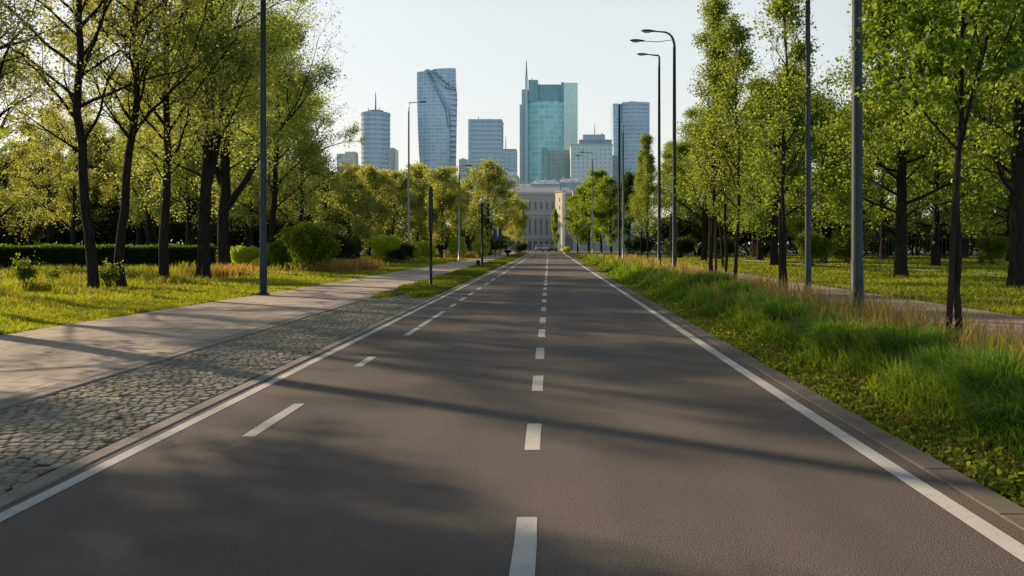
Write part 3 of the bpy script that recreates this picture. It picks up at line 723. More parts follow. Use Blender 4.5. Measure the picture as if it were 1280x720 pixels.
w = (0.008+0.0009*Y)*rng.uniform(0.7,1.3,n)*np.where(h<0.2,1.4,1.0)
k = np.clip(0.55*f2+0.6*rng.random(n)-0.1, 0, 1)
c = mixcol(k, (0.075,0.155,0.026), (0.24,0.335,0.048))
dryp = np.clip((Y-26)/20,0,1)*np.clip((X-4.6)/2.0,0,1)*0.9
dry = rng.random(n) < (0.05+dryp*np.clip(0.3+f2,0,1))
c = np.where(dry[:,None], mixcol(rng.random(n), (0.22,0.15,0.07), (0.36,0.24,0.12)), c)
c = np.where(((near_kerb<0.45)&(~dry))[:,None], c*np.array([1.35,1.15,0.9]), c)
z0 = np.full(n,-0.03)
m = keep
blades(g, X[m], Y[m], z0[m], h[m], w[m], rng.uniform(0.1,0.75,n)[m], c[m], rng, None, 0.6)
# seed stalks
n = 9000; Y = sampY(rng, n, 8.0, 90, 1.1); X = 4.1 + rng.random(n)*(3.0+Y*0.03); f2 = field(X,Y,0.9,2.0,0.4)
m = rng.random(n) < f2*1.1; X, Y = X[m], Y[m]; n = len(X)
hs = rng.uniform(0.45,0.95,n); cs = mixcol(rng.random(n), (0.24,0.17,0.08), (0.40,0.29,0.15))
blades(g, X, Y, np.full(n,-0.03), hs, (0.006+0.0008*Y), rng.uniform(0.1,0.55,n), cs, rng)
tag(obj('verge_grass', g, MAT['grass'], colours=True), 'tall green and straw coloured grass on the right roadside verge', 'grass', None, 'stuff')

# distinct big tussocks near the camera on the right
def tussock(seed, n, hh, rad):
    rng = np.random.default_rng(seed); g = Geo(); a = rng.uniform(0,6.283,n); r_ = rad*np.sqrt(rng.random(n))
    x, y = r_*np.cos(a), r_*np.sin(a)
    h = hh*rng.uniform(0.5,1.1,n); lean = rng.uniform(0.25,1.0,n)
    d = np.stack([np.cos(a+rng.normal(size=n)*0.4),np.sin(a+rng.normal(size=n)*0.4),np.zeros(n)],1); s = np.stack([-d[:,1],d[:,0],np.zeros(n)],1)
    p = np.stack([x,y,np.full(n,-0.03)],1); up = np.array([0,0,1.0]); w = rng.uniform(0.005,0.011,n)[:,None]
    L = lean[:,None]; H_ = h[:,None]
    p1 = p+up*H_*0.42+d*H_*L*0.12; p2 = p+up*H_*(0.80-0.08*L)+d*H_*L*0.38; p3 = p+up*H_*(1.0-0.38*L)+d*H_*L*0.85
    v = np.stack([p-s*w,p+s*w,p1+s*w,p1-s*w,p2+s*w*0.8,p2-s*w*0.8,p3],1).reshape(-1,3); i = np.arange(n)[:,None]*7
    k = rng.random(n); c = mixcol(k, (0.06,0.14,0.024), (0.20,0.31,0.048)); dry = rng.random(n)<0.05; c = np.where(dry[:,None], np.array((0.26,0.20,0.09)), c)
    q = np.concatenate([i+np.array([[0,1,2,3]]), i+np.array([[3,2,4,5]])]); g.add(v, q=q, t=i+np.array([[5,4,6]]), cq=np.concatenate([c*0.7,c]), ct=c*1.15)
    return g.mesh('tussock', MAT['grass'], colours=True)
tm = [tussock(301,2600,1.0,0.42), tussock(302,2300,0.9,0.38), tussock(303,2000,1.08,0.34)]
for k, (x,y,s_,lab) in enumerate([
    (4.35,7.6,0.72,'big dark green grass tussock nearest the right picture edge'),
    (4.5,8.8,0.75,'dense grass tussock second from the right edge beside the kerb'),
    (4.6,10.2,0.75,'grass tussock in front of the staked young tree'),
    (4.2,11.3,0.75,'rounded grass tussock left of the staked young tree'),
    (4.45,12.9,0.72,'tall grass tussock at the foot of the staked young tree'),
    (4.4,14.8,0.75,'grass tussock beside the kerb below the thickest lamp post'),
    (4.7,16.5,0.75,'grass tussock in front of the thickest lamp post'),
    (4.7,18.5,0.75,'grass tussock halfway along the near verge'),
    (5.0,21.5,0.8,'dark grass tussock below the slim lamp post'),
    (5.1,25,1.0,'dark grass tussock below the black post on the right'),
    (3.95,6.9,0.55,'small grass tussock leaning over the bare earth by the kerb'),
]): tag(link('grass_tussock', tm[k%3], None, (x,y,0), k*1.1), lab, 'grass tussock').scale = (s_,)*3

# short plants and soil litter close to the right kerb
rng = np.random.default_rng(205); g = Geo(); n = 26000
Y = sampY(rng, n, 3.6, 30, 1.5); X = 3.06+rng.random(n)*1.5
P = np.stack([X,Y,-0.02+rng.random(n)**2*0.10],1); k = rng.random(n)
C = mixcol(k,(0.08,0.125,0.018),(0.25,0.27,0.045)); br = rng.random(n)<0.16; C = np.where(br[:,None], np.array((0.15,0.09,0.045)), C)
m = rng.random(n) < np.clip(0.2+field(X,Y,2.6,0.4,0.9)*0.9,0,1)
leaf_geo(g, P[m], 0.055, C[m], rng, False, 0.0)
tag(obj('ground_leaves', g, MAT['leaf'], colours=True), 'low leafy ground cover and dead leaves along the right kerb', 'ground cover', None, 'stuff')

# left lawn
rng = np.random.default_rng(202); g = Geo(); n = 230000
Y = sampY(rng, n, 13, 95, 1.4); edge = -np.interp(Y,[13,15,22,30,45,80,95],[10.05,10.05,9.75,9.45,9.25,8.8,8.7])
X = edge - rng.random(n)**1.25*np.minimum(26, 4+Y*0.55)
f1 = field(X,Y,1.3,0.8,2.1); f2 = field(X,Y,0.45,0.2,1.4)
d = edge-X
h = (0.07+0.10*f1+0.22*np.clip((d-2)/5,0,1)*f2+0.25*np.clip((d-4)/3,0,1)*(f1>0.6))*rng.uniform(0.5,1.3,n)
onp = (np.abs(X+22.2) < 1.0) & (Y > 36)
k = np.clip(0.5*f2+0.7*rng.random(n)-0.1,0,1); c = mixcol(k,(0.12,0.165,0.02),(0.37,0.38,0.05))
dry = rng.random(n) < np.clip((d-3)/8,0,0.30)*f1*1.3; c = np.where(dry[:,None], mixcol(rng.random(n),(0.2,0.15,0.07),(0.34,0.25,0.12)), c)
m = ~onp
blades(g, X[m], Y[m], np.full(n,-0.03)[m], h[m], ((0.007+0.0009*Y)*rng.uniform(0.7,1.3,n))[m], rng.uniform(0.1,0.8,n)[m], c[m], rng)
# orange dry grass drifts
for (cx,cy,rx,ry,nn) in [(W(425,52),52,1.6,4,3500),(W(600,105),105,3,10,1500),(W(270,40),41,1.0,3,1500)]:
    a = rng.normal(size=nn)*rx*0.6+cx; b = rng.normal(size=nn)*ry*0.6+cy; ok = a < -9.0; a, b = a[ok], b[ok]; q = len(a)
    blades(g, a, b, np.full(q,-0.03), rng.uniform(0.4,0.9,q), 0.006+0.0009*b, rng.uniform(0.1,0.5,q), mixcol(rng.random(q),(0.26,0.16,0.08),(0.40,0.26,0.13)), rng)
tag(obj('lawn_grass', g, MAT['grass'], colours=True), 'sunlit yellow green grass of the left park lawn', 'grass', None, 'stuff')

# strip between road and footpath
rng = np.random.default_rng(203); g = Geo(); n = 46000
Y = sampY(rng, n, 24, 150, 1.5); X = rng.uniform(-5.54,-3.72,n)
prob = np.clip((Y-25.2-0.9*np.sin(X*5))/2.5,0,1); m = rng.random(n) < prob; X, Y = X[m], Y[m]; n = len(X)
f1 = field(X,Y,1.1,0.8,2.1); k = np.clip(0.5*f1+0.6*rng.random(n)-0.1,0,1)
blades(g, X, Y, np.full(n,-0.01), (0.08+0.13*f1)*rng.uniform(0.6,1.3,n), 0.008+0.0009*Y, rng.uniform(0.1,0.8,n), mixcol(k,(0.06,0.10,0.011),(0.19,0.205,0.024)), rng)
# moss / grass in the sett joints
n = 900; X = rng.uniform(-5.5,-3.75,n); Y = rng.uniform(5,26,n); f = field(X,Y,1.7,0.5,0.2); m = (f > 0.72); X, Y = X[m], Y[m]; n = len(X)
blades(g, X, Y, np.full(n,0.0), rng.uniform(0.05,0.09,n), np.full(n,0.012), rng.uniform(0.3,0.9,n), mixcol(rng.random(n),(0.06,0.09,0.012),(0.15,0.16,0.024)), rng)
tag(obj('strip_grass', g, MAT['grass'], colours=True), 'short grass strip between the road and the footpath', 'grass', None, 'stuff')

# right park lawn
rng = np.random.default_rng(204); g = Geo(); n = 120000
Y = sampY(rng, n, 15, 115, 1.2); X = 11.2 + rng.random(n)*(10+Y*0.5)
px_ = np.interp(Y,[30,44.7,58,70,95],[30.3,26.8,23.3,21.3,20.8]); onp = (np.abs(X-px_)<0.95)&(Y>30)
f1 = field(X,Y,0.8,0.1,1.1); k = np.clip(0.6*f1+0.6*rng.random(n)-0.1,0,1); m = ~onp
blades(g, X[m], Y[m], np.full(n,-0.03)[m], ((0.07+0.12*f1)*rng.uniform(0.6,1.3,n))[m], (0.008+0.0012*Y)[m], rng.uniform(0.1,0.8,n)[m], mixcol(k,(0.10,0.15,0.015),(0.30,0.31,0.035))[m], rng)
tag(obj('park_grass', g, MAT['grass'], colours=True), 'mown grass of the park behind the right gravel path', 'grass', None, 'stuff')

# ------------------------------------------------------------------ stakes
def stake(x0,y0,x1,y1,h,r_,lab):
    g = Geo(); g.tube([(0,0,-0.2),((x1-x0)*0.5,(y1-y0)*0.5,h*0.5),(x1-x0,y1-y0,h)], [r_,r_,r_*0.96], 10)
    root = thing('tree_stake', lab, 'stake', (x0,y0,0))
    obj('post', g, MAT['stake'], root, smooth=False)
    b = Geo(); b.tube([((x1-x0)*0.9-r_*1.3,(y1-y0)*0.9,h*0.9),((x1-x0)*0.9+r_*3.0,(y1-y0)*0.9,h*0.9+0.01)], [0.022,0.022], 6)
    obj('tie', b, MAT['pole_dark'], root)
stake(5.97,12.0,6.16,12.06,2.95,0.045,'dark stake leaning against the nearest young tree on the right')
stake(7.84,27.1,7.86,27.15,2.9,0.055,'dark stake at the young tree beside the slim lamp post')
stake(7.62,37.9,7.63,37.9,3.0,0.055,'left dark stake of the pair at the tallest slender tree')
stake(7.92,37.9,7.91,37.9,3.0,0.055,'right dark stake of the pair at the tallest slender tree')
stake(9.2,60.3,9.2,60.3,4.0,0.08,'pale edged stake between the two right street lamps')

# ------------------------------------------------------------------ lamps
def arc(p0, p1, p2, n=8):
    p0,p1,p2 = map(np.array,(p0,p1,p2)); t = np.linspace(0,1,n)[:,None]; return (1-t)**2*p0+2*t*(1-t)*p1+t*t*p2
def lamp_head(parent, x, y, z, dx, L=0.85, wd=0.15):
    """flat cobra head pointing along dx"""
    g = Geo(); secs = [(0,0.35,0.05),(0.18,0.6,0.07),(0.45,1.0,0.10),(0.8,1.0,0.09),(1.0,0.55,0.04)]
    v = []; ns = 10
    for t, wf, hf in secs:
        for k in range(ns):
            a = 2*math.pi*k/ns; up = math.sin(a)
            v.append((x+dx*L*t, y+math.cos(a)*wd*wf, z+(up*hf if up > 0 else up*hf*0.45)+0.03*t))
    q = [(i*ns+j,i*ns+(j+1)%ns,(i+1)*ns+(j+1)%ns,(i+1)*ns+j) for i in range(len(secs)-1) for j in range(ns)]
    c = len(v); v += [(x,y,z),(x+dx*L,y,z+0.03)]
    t = [((j+1)%ns,j,c) for j in range(ns)] + [((len(secs)-1)*ns+j,(len(secs)-1)*ns+(j+1)%ns,c+1) for j in range(ns)]
    g.add(v, q=q, t=t); hd = obj('lamp_head', g, MAT['pole'], parent, smooth=True)
    l = Geo(); l.bevbox(x+dx*L*0.62-L*0.22, x+dx*L*0.62+L*0.22, y-wd*0.7, y+wd*0.7, z-0.05, z-0.012, 0.008); obj('lens', l, MAT['lens'], hd)
def street_lamp(x, y, H, r_, lab, d=-1, reach=1.35, heads=1, curve=True, mat='pole', rz=0.0, group='tall street lamps'):
    root = thing('street_lamp', lab, 'street lamp', (x,y,0), rz, group)
    g = Geo(); zs = [-0.2, 1.3, 1.34, H*0.5, H-0.9]; g.tube([(0,0,z) for z in zs], [r_*1.12,r_*1.12,r_,r_*0.86,r_*0.66], 14)
    obj('pole', g, MAT[mat], root, smooth=True)
    if heads == 0:
        c = Geo(); c.lathe([(r_*0.66,H-0.95),(r_*0.8,H-0.85),(r_*0.8,H-0.2),(r_*0.3,H-0.08),(0.001,H-0.06)], 12); obj('cap', c, MAT[mat], root)
        c = Geo(); c.lathe([(r_*1.9,-0.05),(r_*1.9,0.06),(r_*1.5,0.10),(r_*1.16,0.12)], 16); obj('base_plate', c, MAT[mat], root)
        return
    a = Geo()
    if curve: pts = np.vstack([arc((0,0,H-0.92),(0,0,H),(d*0.75,0,H)), [[d*reach,0,H+0.02]]])
    else: pts = np.array([(0,0,H-0.92),(0,0,H-0.12),(d*0.06,0,H-0.03),(d*0.5,0,H),(d*reach,0,H+0.03)])
    a.tube(pts, np.linspace(r_*0.66, r_*0.32, len(pts)), 10); obj('arm', a, MAT[mat], root, smooth=True)
    lamp_head(root, d*reach, 0, pts[-1][2], d, 0.85, 0.16)
    if heads > 1:
        b = Geo(); b.tube([(d*0.1,0.05,H-0.45),(d*0.9,0.3,H-0.5),(d*1.7,0.45,H-0.42)], [r_*0.16]*3, 8); obj('arm', b, MAT[mat], root, smooth=True)
        lamp_head(root, d*1.65, 0.45, H-0.42, d, 0.85, 0.16)
    c = Geo(); c.lathe([(r_*1.9,-0.05),(r_*1.9,0.06),(r_*1.5,0.10),(r_*1.16,0.12)], 16); obj('base_plate', c, MAT[mat], root)
    g = Geo(); g.box(-0.05,0.05,-r_*1.16,-r_*1.05,0.5,0.9); obj('service_door', g, MAT['pole_dark'], root)
street_lamp(7.32, 19.0, 13.5, 0.135, 'thickest grey street lamp post on the right verge', -1)
street_lamp(8.42, 26.0, 14.0, 0.095, 'slim dark street lamp post right of the young upright tree', -1)
street_lamp(W(843,46), 46, 13.9, 0.125, 'curved arm street lamp with two heads on the right verge', -1, 1.05, 2)
street_lamp(W(824,58), 58, 15.4, 0.125, 'street lamp with one short flat arm left of the curved arm lamp', -1, 0.75, 1, False)
street_lamp(W(774,70), 70, 14.0, 0.12, 'left one of the twin dark poles before the right tower', -1, 0.1, 0, False, group='twin poles')
street_lamp(W(779,71), 71, 12.5, 0.09, 'right one of the twin dark poles, thinner with a pale edge', -1, 0.1, 0, False, 'pole_grey', group='twin poles')
street_lamp(W(741,112), 112, 14.5, 0.10, 'far pale street lamp in front of the white block', -1, 1.0, 2, False, 'pole_grey')
street_lamp(-9.35, 26.2, 13.0, 0.11, 'tall dark lamp post standing on the left edge of the footpath', 1)
street_lamp(W(511,82), 82, 16.2, 0.11, 'hazy grey street lamp in front of the left avenue trees', 1, 0.95, 1, False, 'pole_grey')
street_lamp(W(574,80), 80, 9.5, 0.09, 'pale thin far lamp post beside the egg shaped shrub', 1, 0.5, 1, False, 'pole_grey')

def column_lamp(x, y, H, lab, r_=0.05):
    root = thing('column_lamp', lab, 'lamp post', (x,y,0), 0)
    g = Geo(); g.tube([(0,0,-0.2),(0,0,H-1.75)], [r_*1.15,r_], 12); obj('pole', g, MAT['pole_dark'], root, smooth=True)
    g = Geo(); g.lathe([(r_,H-1.85),(r_*1.5,H-1.7),(r_*1.6,H-0.9),(r_*1.6,H-0.12),(r_*1.3,H-0.02),(0.001,H)], 16); obj('lamp_head', g, MAT['pole_dark'], root, smooth=True)
    g = Geo(); g.lathe([(r_*3,-0.05),(r_*3,0.05),(r_*1.2,0.09)], 14); obj('base_plate', g, MAT['pole_dark'], root)
column_lamp(-4.62, 31.3, 3.95, 'slender black column lamp in the grass strip left of the road', 0.055)
# globe lamp
root = thing('globe_lamp', 'dark lamp post with a small white globe beside the footpath', 'lamp post', (-5.0,60,0))
g = Geo(); g.tube([(0,0,-0.2),(0,0,4.75)], [0.09,0.07], 12); obj('pole', g, MAT['pole_dark'], root, smooth=True)
g = Geo(); g.lathe([(0.02,4.72)]+[(0.2*math.sin(a),4.93-0.2*math.cos(a)) for a in np.linspace(0.3,3.05,9)], 16); obj('globe', g, MAT['white_globe'], root, smooth=True)
# sign posts far left
blue = m_plain('blue sign', (0.05,0.07,0.16), 0.5); 
for px, Y, h, lab in [(619,102,3.6,'left far sign post with a narrow blue panel'),(625,106,3.8,'right far sign post with a narrow blue panel')]:
    root = thing('sign_post', lab, 'sign', (W(px,Y),Y,0))
    g = Geo(); g.tube([(0,0,-0.2),(0,0,h)], [0.05,0.045], 8); obj('pole', g, MAT['pole_dark'], root)
    g = Geo(); g.bevbox(-0.22,0.22,-0.09,-0.05,h-1.6,h-0.05,0.01); obj('panel', g, blue, root)
# litter bin
root = thing('litter_bin', 'dark litter bin with a wide hood on a post beside the road', 'bin', (W(634.6,100),100,0))
g = Geo(); g.tube([(0,0,-0.1),(0,0,0.55)], [0.14,0.14], 10); obj('post', g, MAT['pole_dark'], root)
g = Geo(); g.lathe([(0.16,0.5),(0.42,0.62),(0.48,0.86),(0.38,0.95),(0.001,0.98)], 16); obj('hood', g, MAT['pole_dark'], root)
# low box at globe lamp
root = thing('bollard', 'short dark stone bollard at the foot of the globe lamp', 'bollard', (-5.35,60.5,0))
g = Geo(); g.lathe([(0.16,-0.05),(0.16,0.32),(0.18,0.34),(0.18,0.40),(0.10,0.46),(0.001,0.47)], 12); obj('body', g, MAT['pole_dark'], root)

# railing far right
root = thing('park_railing', 'tall dark railing of thin upright bars at the back of the right park', 'railing', (36,84,0))
for nm, z in (('top_rail',2.25),('bottom_rail',0.25)):
    g = Geo(); g.box(-6,14,-0.03,0.03,z,z+0.06); obj(nm, g, MAT['pole'], root)
bar = Geo().tube([(0,0,-0.1),(0,0,2.5)], [0.016,0.014], 6).mesh('bar', MAT['pole'])
for k in range(50): link('bar', bar, root, (-5.9+k*0.40,0,0))

# ------------------------------------------------------------------ skyline
def building(name, label, px, Y, cat='tower'):
    root = thing(name, label, cat, (W(px,Y), Y, 0)); root['_y'] = Y; root['_p'] = px; return root
def lx(root, px): return (px-root['_p'])/1000*root['_y']
def lz(root, py): return Z(py, root['_y'])
def bpart(name, root, px0, px1, py_top, py_bot, mat, d0=0.0, d1=20.0, parent=None):
    g = Geo(); zb = -1.0 if py_bot is None else lz(root, py_bot)
    g.box(lx(root,px0), lx(root,px1), d0, d1, zb, lz(root,py_top)); return obj(name, g, mat, parent or root)
BL = dict(  # skyline colours paled and blued, standing in for haze in the air
    glass=m_facade('blue glass', (0.36,0.48,0.56), (0.52,0.61,0.66), 4.2, 3.9, 0.16, 0.34, 0.25, 0.6, 0.3),
    glass2=m_facade('steel blue glass', (0.34,0.45,0.53), (0.52,0.60,0.64), 3.2, 4.0, 0.14, 0.25, 0.3, 0.5, 0.35),
    band=m_plain('pale spandrel', (0.60,0.66,0.69), 0.6), dglass=m_facade('dark ribbon glass', (0.33,0.43,0.50), (0.37,0.46,0.53), 2.4, 50, 0.12, 0.02, 0.25, 0.6, 0.3),
    teal=m_facade('teal glass', (0.33,0.64,0.57), (0.48,0.72,0.66), 6.0, 6.5, 0.16, 0.24, 0.22, 0.6, 0.28),
    tealdark=m_facade('dark teal glass', (0.18,0.36,0.36), (0.24,0.40,0.40), 5, 6, 0.08, 0.1, 0.3, 0.5, 0.2),
    teallight=m_facade('light teal glass', (0.72,0.84,0.70), (0.78,0.88,0.75), 3.4, 4.0, 0.08, 0.2, 0.3, 0.5, 0.15),
    greyslab=m_facade('grey slab', (0.42,0.49,0.51), (0.47,0.52,0.53), 3, 4, 0.2, 0.3, 0.5, 0.4, 0.2),
    slate=m_facade('slate facade', (0.26,0.37,0.38), (0.31,0.41,0.41), 2.5, 3.6, 0.2, 0.25, 0.5, 0.4, 0.25),
    white=m_plain('white render', (0.80,0.80,0.73), 0.8), win=m_plain('grey window', (0.46,0.52,0.54), 0.3, 0.6),
    roof=m_plain('grey roof', (0.52,0.57,0.58), 0.7), steel=m_plain('mast steel', (0.25,0.28,0.30), 0.5),
    stone=m_plain('sandstone', (0.46,0.435,0.40), 0.85), stone2=m_plain('pale sandstone', (0.54,0.515,0.475), 0.85), slateroof=m_plain('slate roof', (0.42,0.43,0.44), 0.7),
    dark=m_plain('window dark', (0.13,0.135,0.14), 0.3, 0.5), gold=m_plain('ochre render', (0.90,0.78,0.56), 0.8), pale=m_plain('hazy render', (0.66,0.63,0.57), 0.9),
)
# round tower with mast
t = building('round_tower', 'round pale blue banded tower with a mast, leftmost on the skyline', 465.5, 850)
rad = 18.5/1000*850
def cyl(root, name, rr_, py0, py1, mat, cx=0, cy=None, sides=36, sub=None):
    cy = rr_ if cy is None else cy; g = Geo(); z0 = -1 if py1 is None else lz(root,py1); z1 = lz(root,py0)
    g.lathe([(rr_,z0),(rr_,z1),(rr_*0.97,z1+0.3),(0.001,z1+0.4)], sides, cx, cy); return obj(name, g, mat, sub or root)
cyl(t, 'glass_body', rad*0.985, 141, None, BL['dglass'], 0, rad)
for k in range(14):
    cyl(t, 'floor_band', rad, 145+k*6.0, 148+k*6.0, BL['band'], 0, rad)
cyl(t, 'parapet', rad*1.01, 139, 142, BL['glass2'], 0, rad)
cyl(t, 'roof_drum', rad*0.55, 136, 139, BL['steel'], 0, rad)
g = Geo(); g.tube([(0,rad,lz(t,137)),(0,rad,lz(t,125)),(0,rad,lz(t,112))], [1.0,0.7,0.35], 8); obj('mast', g, BL['steel'], t)
for px in (457,460,471,475):
    g = Geo(); g.tube([(lx(t,px),rad*0.8,lz(t,138.5)),(lx(t,px),rad*0.8,lz(t,132.5 if px in (457,471) else 135))], [0.6,0.4], 6); obj('antenna', g, BL['steel'], t)
# neighbours
t = building('low_block', 'small grey slab right of the round tower', 489, 900, 'building'); bpart('wall', t, 485, 494, 186, None, BL['greyslab']); bpart('roof_plant', t, 487, 491, 184, 186, BL['roof'], 5, 15)
t = building('low_block', 'pale hazy block left of the round tower', 432, 950, 'building'); bpart('wall', t, 421, 443, 192, None, BL['pale']); bpart('roof_plant', t, 430, 443, 189, 192, BL['pale'], 4, 18)
# twisted glass tower
t = building('curved_tower', 'tall blue glass tower with a swept diagonal fold and slanted crown', 545, 900)
def outline(py):
    f = np.clip((py-84)/(225-84),0,1)
    L = 520 + np.interp(py,[84,120,160,190,225],[0.0,0.2,1.2,2.6,5.5]); Rr = np.interp(py,[84,100,120,160,225],[569,569.3,570.3,569.5,568.5]); return L, Rr
g = Geo(); rowsy = np.linspace(84,240,53); nu = 41; v = []
topy = lambda px: np.interp(px,[520,523,527,530,534,538,552,564,569.5],[88.5,89,89.5,87.5,84.2,86.5,85,84,83.6])
foldc = lambda py: np.interp(py,[84,95,105,118,130,140,165],[530,536,541,548,554,557.5,561])      # first fold line
foldd = lambda py: np.interp(py,[84,95,103,110,114],[537,547,556,566,575])                       # second fold line
for py in rowsy:
    L, Rr = outline(py)
    for k in range(nu):
        px = L+(Rr-L)*k/(nu-1); tp = topy(px); pz = max(py, tp)
        fc = foldc(pz); fd = foldd(pz) if pz < 114 else 600
        dep = 6.0 - 5.0*math.sin(math.pi*k/(nu-1))
        if px > fc: dep += 5*min(1,(px-fc)/3.0) - 1.5*min(1, max(0,(px-fc-4)/8))
        if px > fd: dep -= 4*min(1,(px-fd)/2.5)
        v.append((lx(t,px), dep, lz(t,pz)))
q = [(i*nu+j,i*nu+j+1,(i+1)*nu+j+1,(i+1)*nu+j)[::-1] for i in range(len(rowsy)-1) for j in range(nu-1)]
g.add(v, q=q); obj('glass_front', g, BL['glass'], t)
# sides, back
g = Geo(); v = []
for py in rowsy:
    L, Rr = outline(py); pl_, pr_ = max(py,topy(L)), max(py,topy(Rr))
    v += [(lx(t,L)+0.05,6.2,lz(t,pl_)),(lx(t,L)+5,45,lz(t,pl_)),(lx(t,Rr)-5,45,lz(t,pr_)),(lx(t,Rr)-0.05,7.0,lz(t,pr_))]
q = []
for i in range(len(rowsy)-1):
    for j in range(3): q.append((i*4+j,i*4+j+1,i*4+j+5,i*4+j+4))
g.add(v, q=q+[(0,3,2,1)]); obj('side_walls', g, BL['glass2'], t)
def ribbon(root, name, pts_px, wpx, mat, d):
    g = Geo(); v = []
    for px, py in pts_px: v += [(lx(root,px-wpx/2),d,lz(root,py)),(lx(root,px+wpx/2),d+0.4,lz(root,py-0.8))]
    n_ = len(pts_px); v += [(a,b+5,c) for a,b,c in v]
    q = [(2*i,2*i+2,2*i+3,2*i+1) for i in range(n_-1)] + [(2*i,2*n_+2*i,2*n_+2*i+2,2*i+2) for i in range(n_-1)] + [(2*i+1,2*i+3,2*n_+2*i+3,2*n_+2*i+1) for i in range(n_-1)]
    g.add(v, q=q); return obj(name, g, mat, root)
ribbon(t, 'fold_edge', [(530,90),(534,95),(538,101),(543,108),(548,116),(552,123),(556,130),(558.5,137),(560,146),(561,158)], 1.5, BL['glass2'], 0.2)
ribbon(t, 'fold_edge', [(536,88),(540,93),(545,99),(550,103.5),(556,107.5),(562,110),(568.5,111)], 1.5, BL['glass2'], 1.0)
for k in range(13):
    py = 114+k*6.5; bpart('side_band', t, 562.5, outline(py)[1]+0.15, py, py+2.6, BL['band'], 5.2, 10)
bpart('corner_fin', t, 562.6, 564.2, 84.6, 109, BL['band'], 1.2, 8)
# banded block with stepped neighbour
t = building('banded_tower', 'pale banded office tower with rooftop aerials left of the green tower', 607, 800)
bpart('glass_body', t, 586.5, 627, 150.5, None, BL['dglass'], 0, 30)
for k in range(12): bpart('floor_band', t, 586.3, 627.2, 154.2+k*5.6, 157+k*5.6, BL['band'], -0.6, 30.6)
bpart('corner_wall', t, 585.4, 589, 149.5, None, BL['glass2'], -1.0, 12); bpart('parapet', t, 586, 627.4, 149, 151, BL['band'], -0.8, 30.8)
for px, py in ((597,144),(600,146.5),(611,146)): 
    g = Geo(); g.tube([(lx(t,px),10,lz(t,150)),(lx(t,px),10,lz(t,py))],[0.5,0.3],6); obj('antenna', g, BL['steel'], t)
bpart('roof_plant', t, 605, 614, 147.5, 149.2, BL['roof'], 6, 20)
t = building('low_block', 'narrow grey block between the curved tower and the banded tower', 579, 820, 'building'); bpart('wall', t, 573.5, 584.5, 199, None, BL['greyslab']); bpart('roof_plant', t, 576, 580, 197, 199, BL['roof'], 5, 12)
t = building('office_block', 'lower banded office block with a thin aerial left of the green tower', 635, 700, 'building')
bpart('glass_body', t, 627.5, 645, 187, None, BL['dglass'], 0, 25)
for k in range(7): bpart('floor_band', t, 627.3, 645.2, 189.5+k*5, 192+k*5, BL['band'], -0.5, 25.5)
bpart('roof_slab', t, 627.2, 645.3, 186.2, 187.4, BL['roof'], -0.7, 25.7)
g = Geo(); g.tube([(lx(t,631.5),10,lz(t,187)),(lx(t,631.5),10,lz(t,169))],[0.45,0.25],6); obj('antenna', g, BL['steel'], t)
# green tower
t = building('green_tower', 'tall teal glass tower with a dark top and a grey mast slab', 690, 1000)
bpart('side_slab', t, 649.5, 660, 130, None, BL['greyslab'], 3, 40); bpart('side_slab', t, 652, 660, 111, 130, BL['greyslab'], 3.4, 40)
g = Geo(); a, b = lx(t,656.5), lx(t,659.6)
g.box(a,b,-2.5,3,-1,lz(t,95)); obj('mast_slab', g, BL['band'], t)
g = Geo(); g.tube([((a+b)/2,0,lz(t,96)),((a+b)/2,0,lz(t,86)),((a+b)/2,0,lz(t,76))],[1.3,0.9,0.5],8); obj('mast', g, BL['steel'], t)
g = Geo(); poly = [(lx(t,660),4)]+[(lx(t,660+45*s_),4-7*math.sin(math.pi*s_*0.9)) for s_ in np.linspace(0.08,0.95,9)]+[(lx(t,705),0),(lx(t,705),40),(lx(t,660),40)]
g.prism(poly,-1,lz(t,127)); obj('glass_body', g, BL['teal'], t)
bpart('corner_block', t, 660.5, 672.5, 100, 127, BL['tealdark'], -1, 30); bpart('dark_crown', t, 672.5, 704.6, 105, 127, BL['tealdark'], 3, 38)
bpart('glass_wing', t, 704.8, 722, 104, None, BL['teallight'], -3, 38)
bpart('corner_pier', t, 701.5, 704.7, 103, 127, BL['tealdark'], -2, 20)
for px, py in ((665,95),(674,102.5),(679,104),(713,102.5)):
    g = Geo(); g.tube([(lx(t,px),12,lz(t,106)),(lx(t,px),12,lz(t,py))],[0.6,0.4],6); obj('antenna', g, BL['steel'], t)
t = building('slate_block', 'dark slate office block in front of the green tower', 696, 650, 'building')
bpart('wall', t, 677.5, 714, 187.5, None, BL['slate'], 2, 25); bpart('corner_bay', t, 677, 685, 184.5, None, BL['tealdark'], 0, 20); bpart('roof_plant', t, 690, 708, 186, 187.5, BL['roof'], 5, 20)
# white block
t = building('white_block', 'broad white block with a set back grey attic right of the green tower', 739, 620, 'building')
bpart('wall', t, 713.5, 765.5, 181, None, BL['white'], 0, 30); bpart('attic', t, 724, 765, 174, 180.9, BL['slate'], 2, 28); bpart('roof_plant', t, 729, 757, 167, 173.9, BL['roof'], 5, 25)
bpart('cornice', t, 713, 766, 180, 182.2, BL['pale'], -0.5, 30.5)
wm = Geo().box(-0.8,0.8,-0.06,0.02,-1.1,1.1).mesh('window', BL['win'])
for i in range(9):
    for j in range(9): link('window', wm, t, (lx(t,717.5+i*5.6), 0, lz(t,187+j*5.6)))
g = Geo(); g.tube([(lx(t,744.5),12,lz(t,167)),(lx(t,744.5),12,lz(t,153))],[0.4,0.2],6); obj('antenna', g, BL['steel'], t)
bpart('chimney', t, 752, 754.5, 165, 167, BL['roof'], 8, 12)
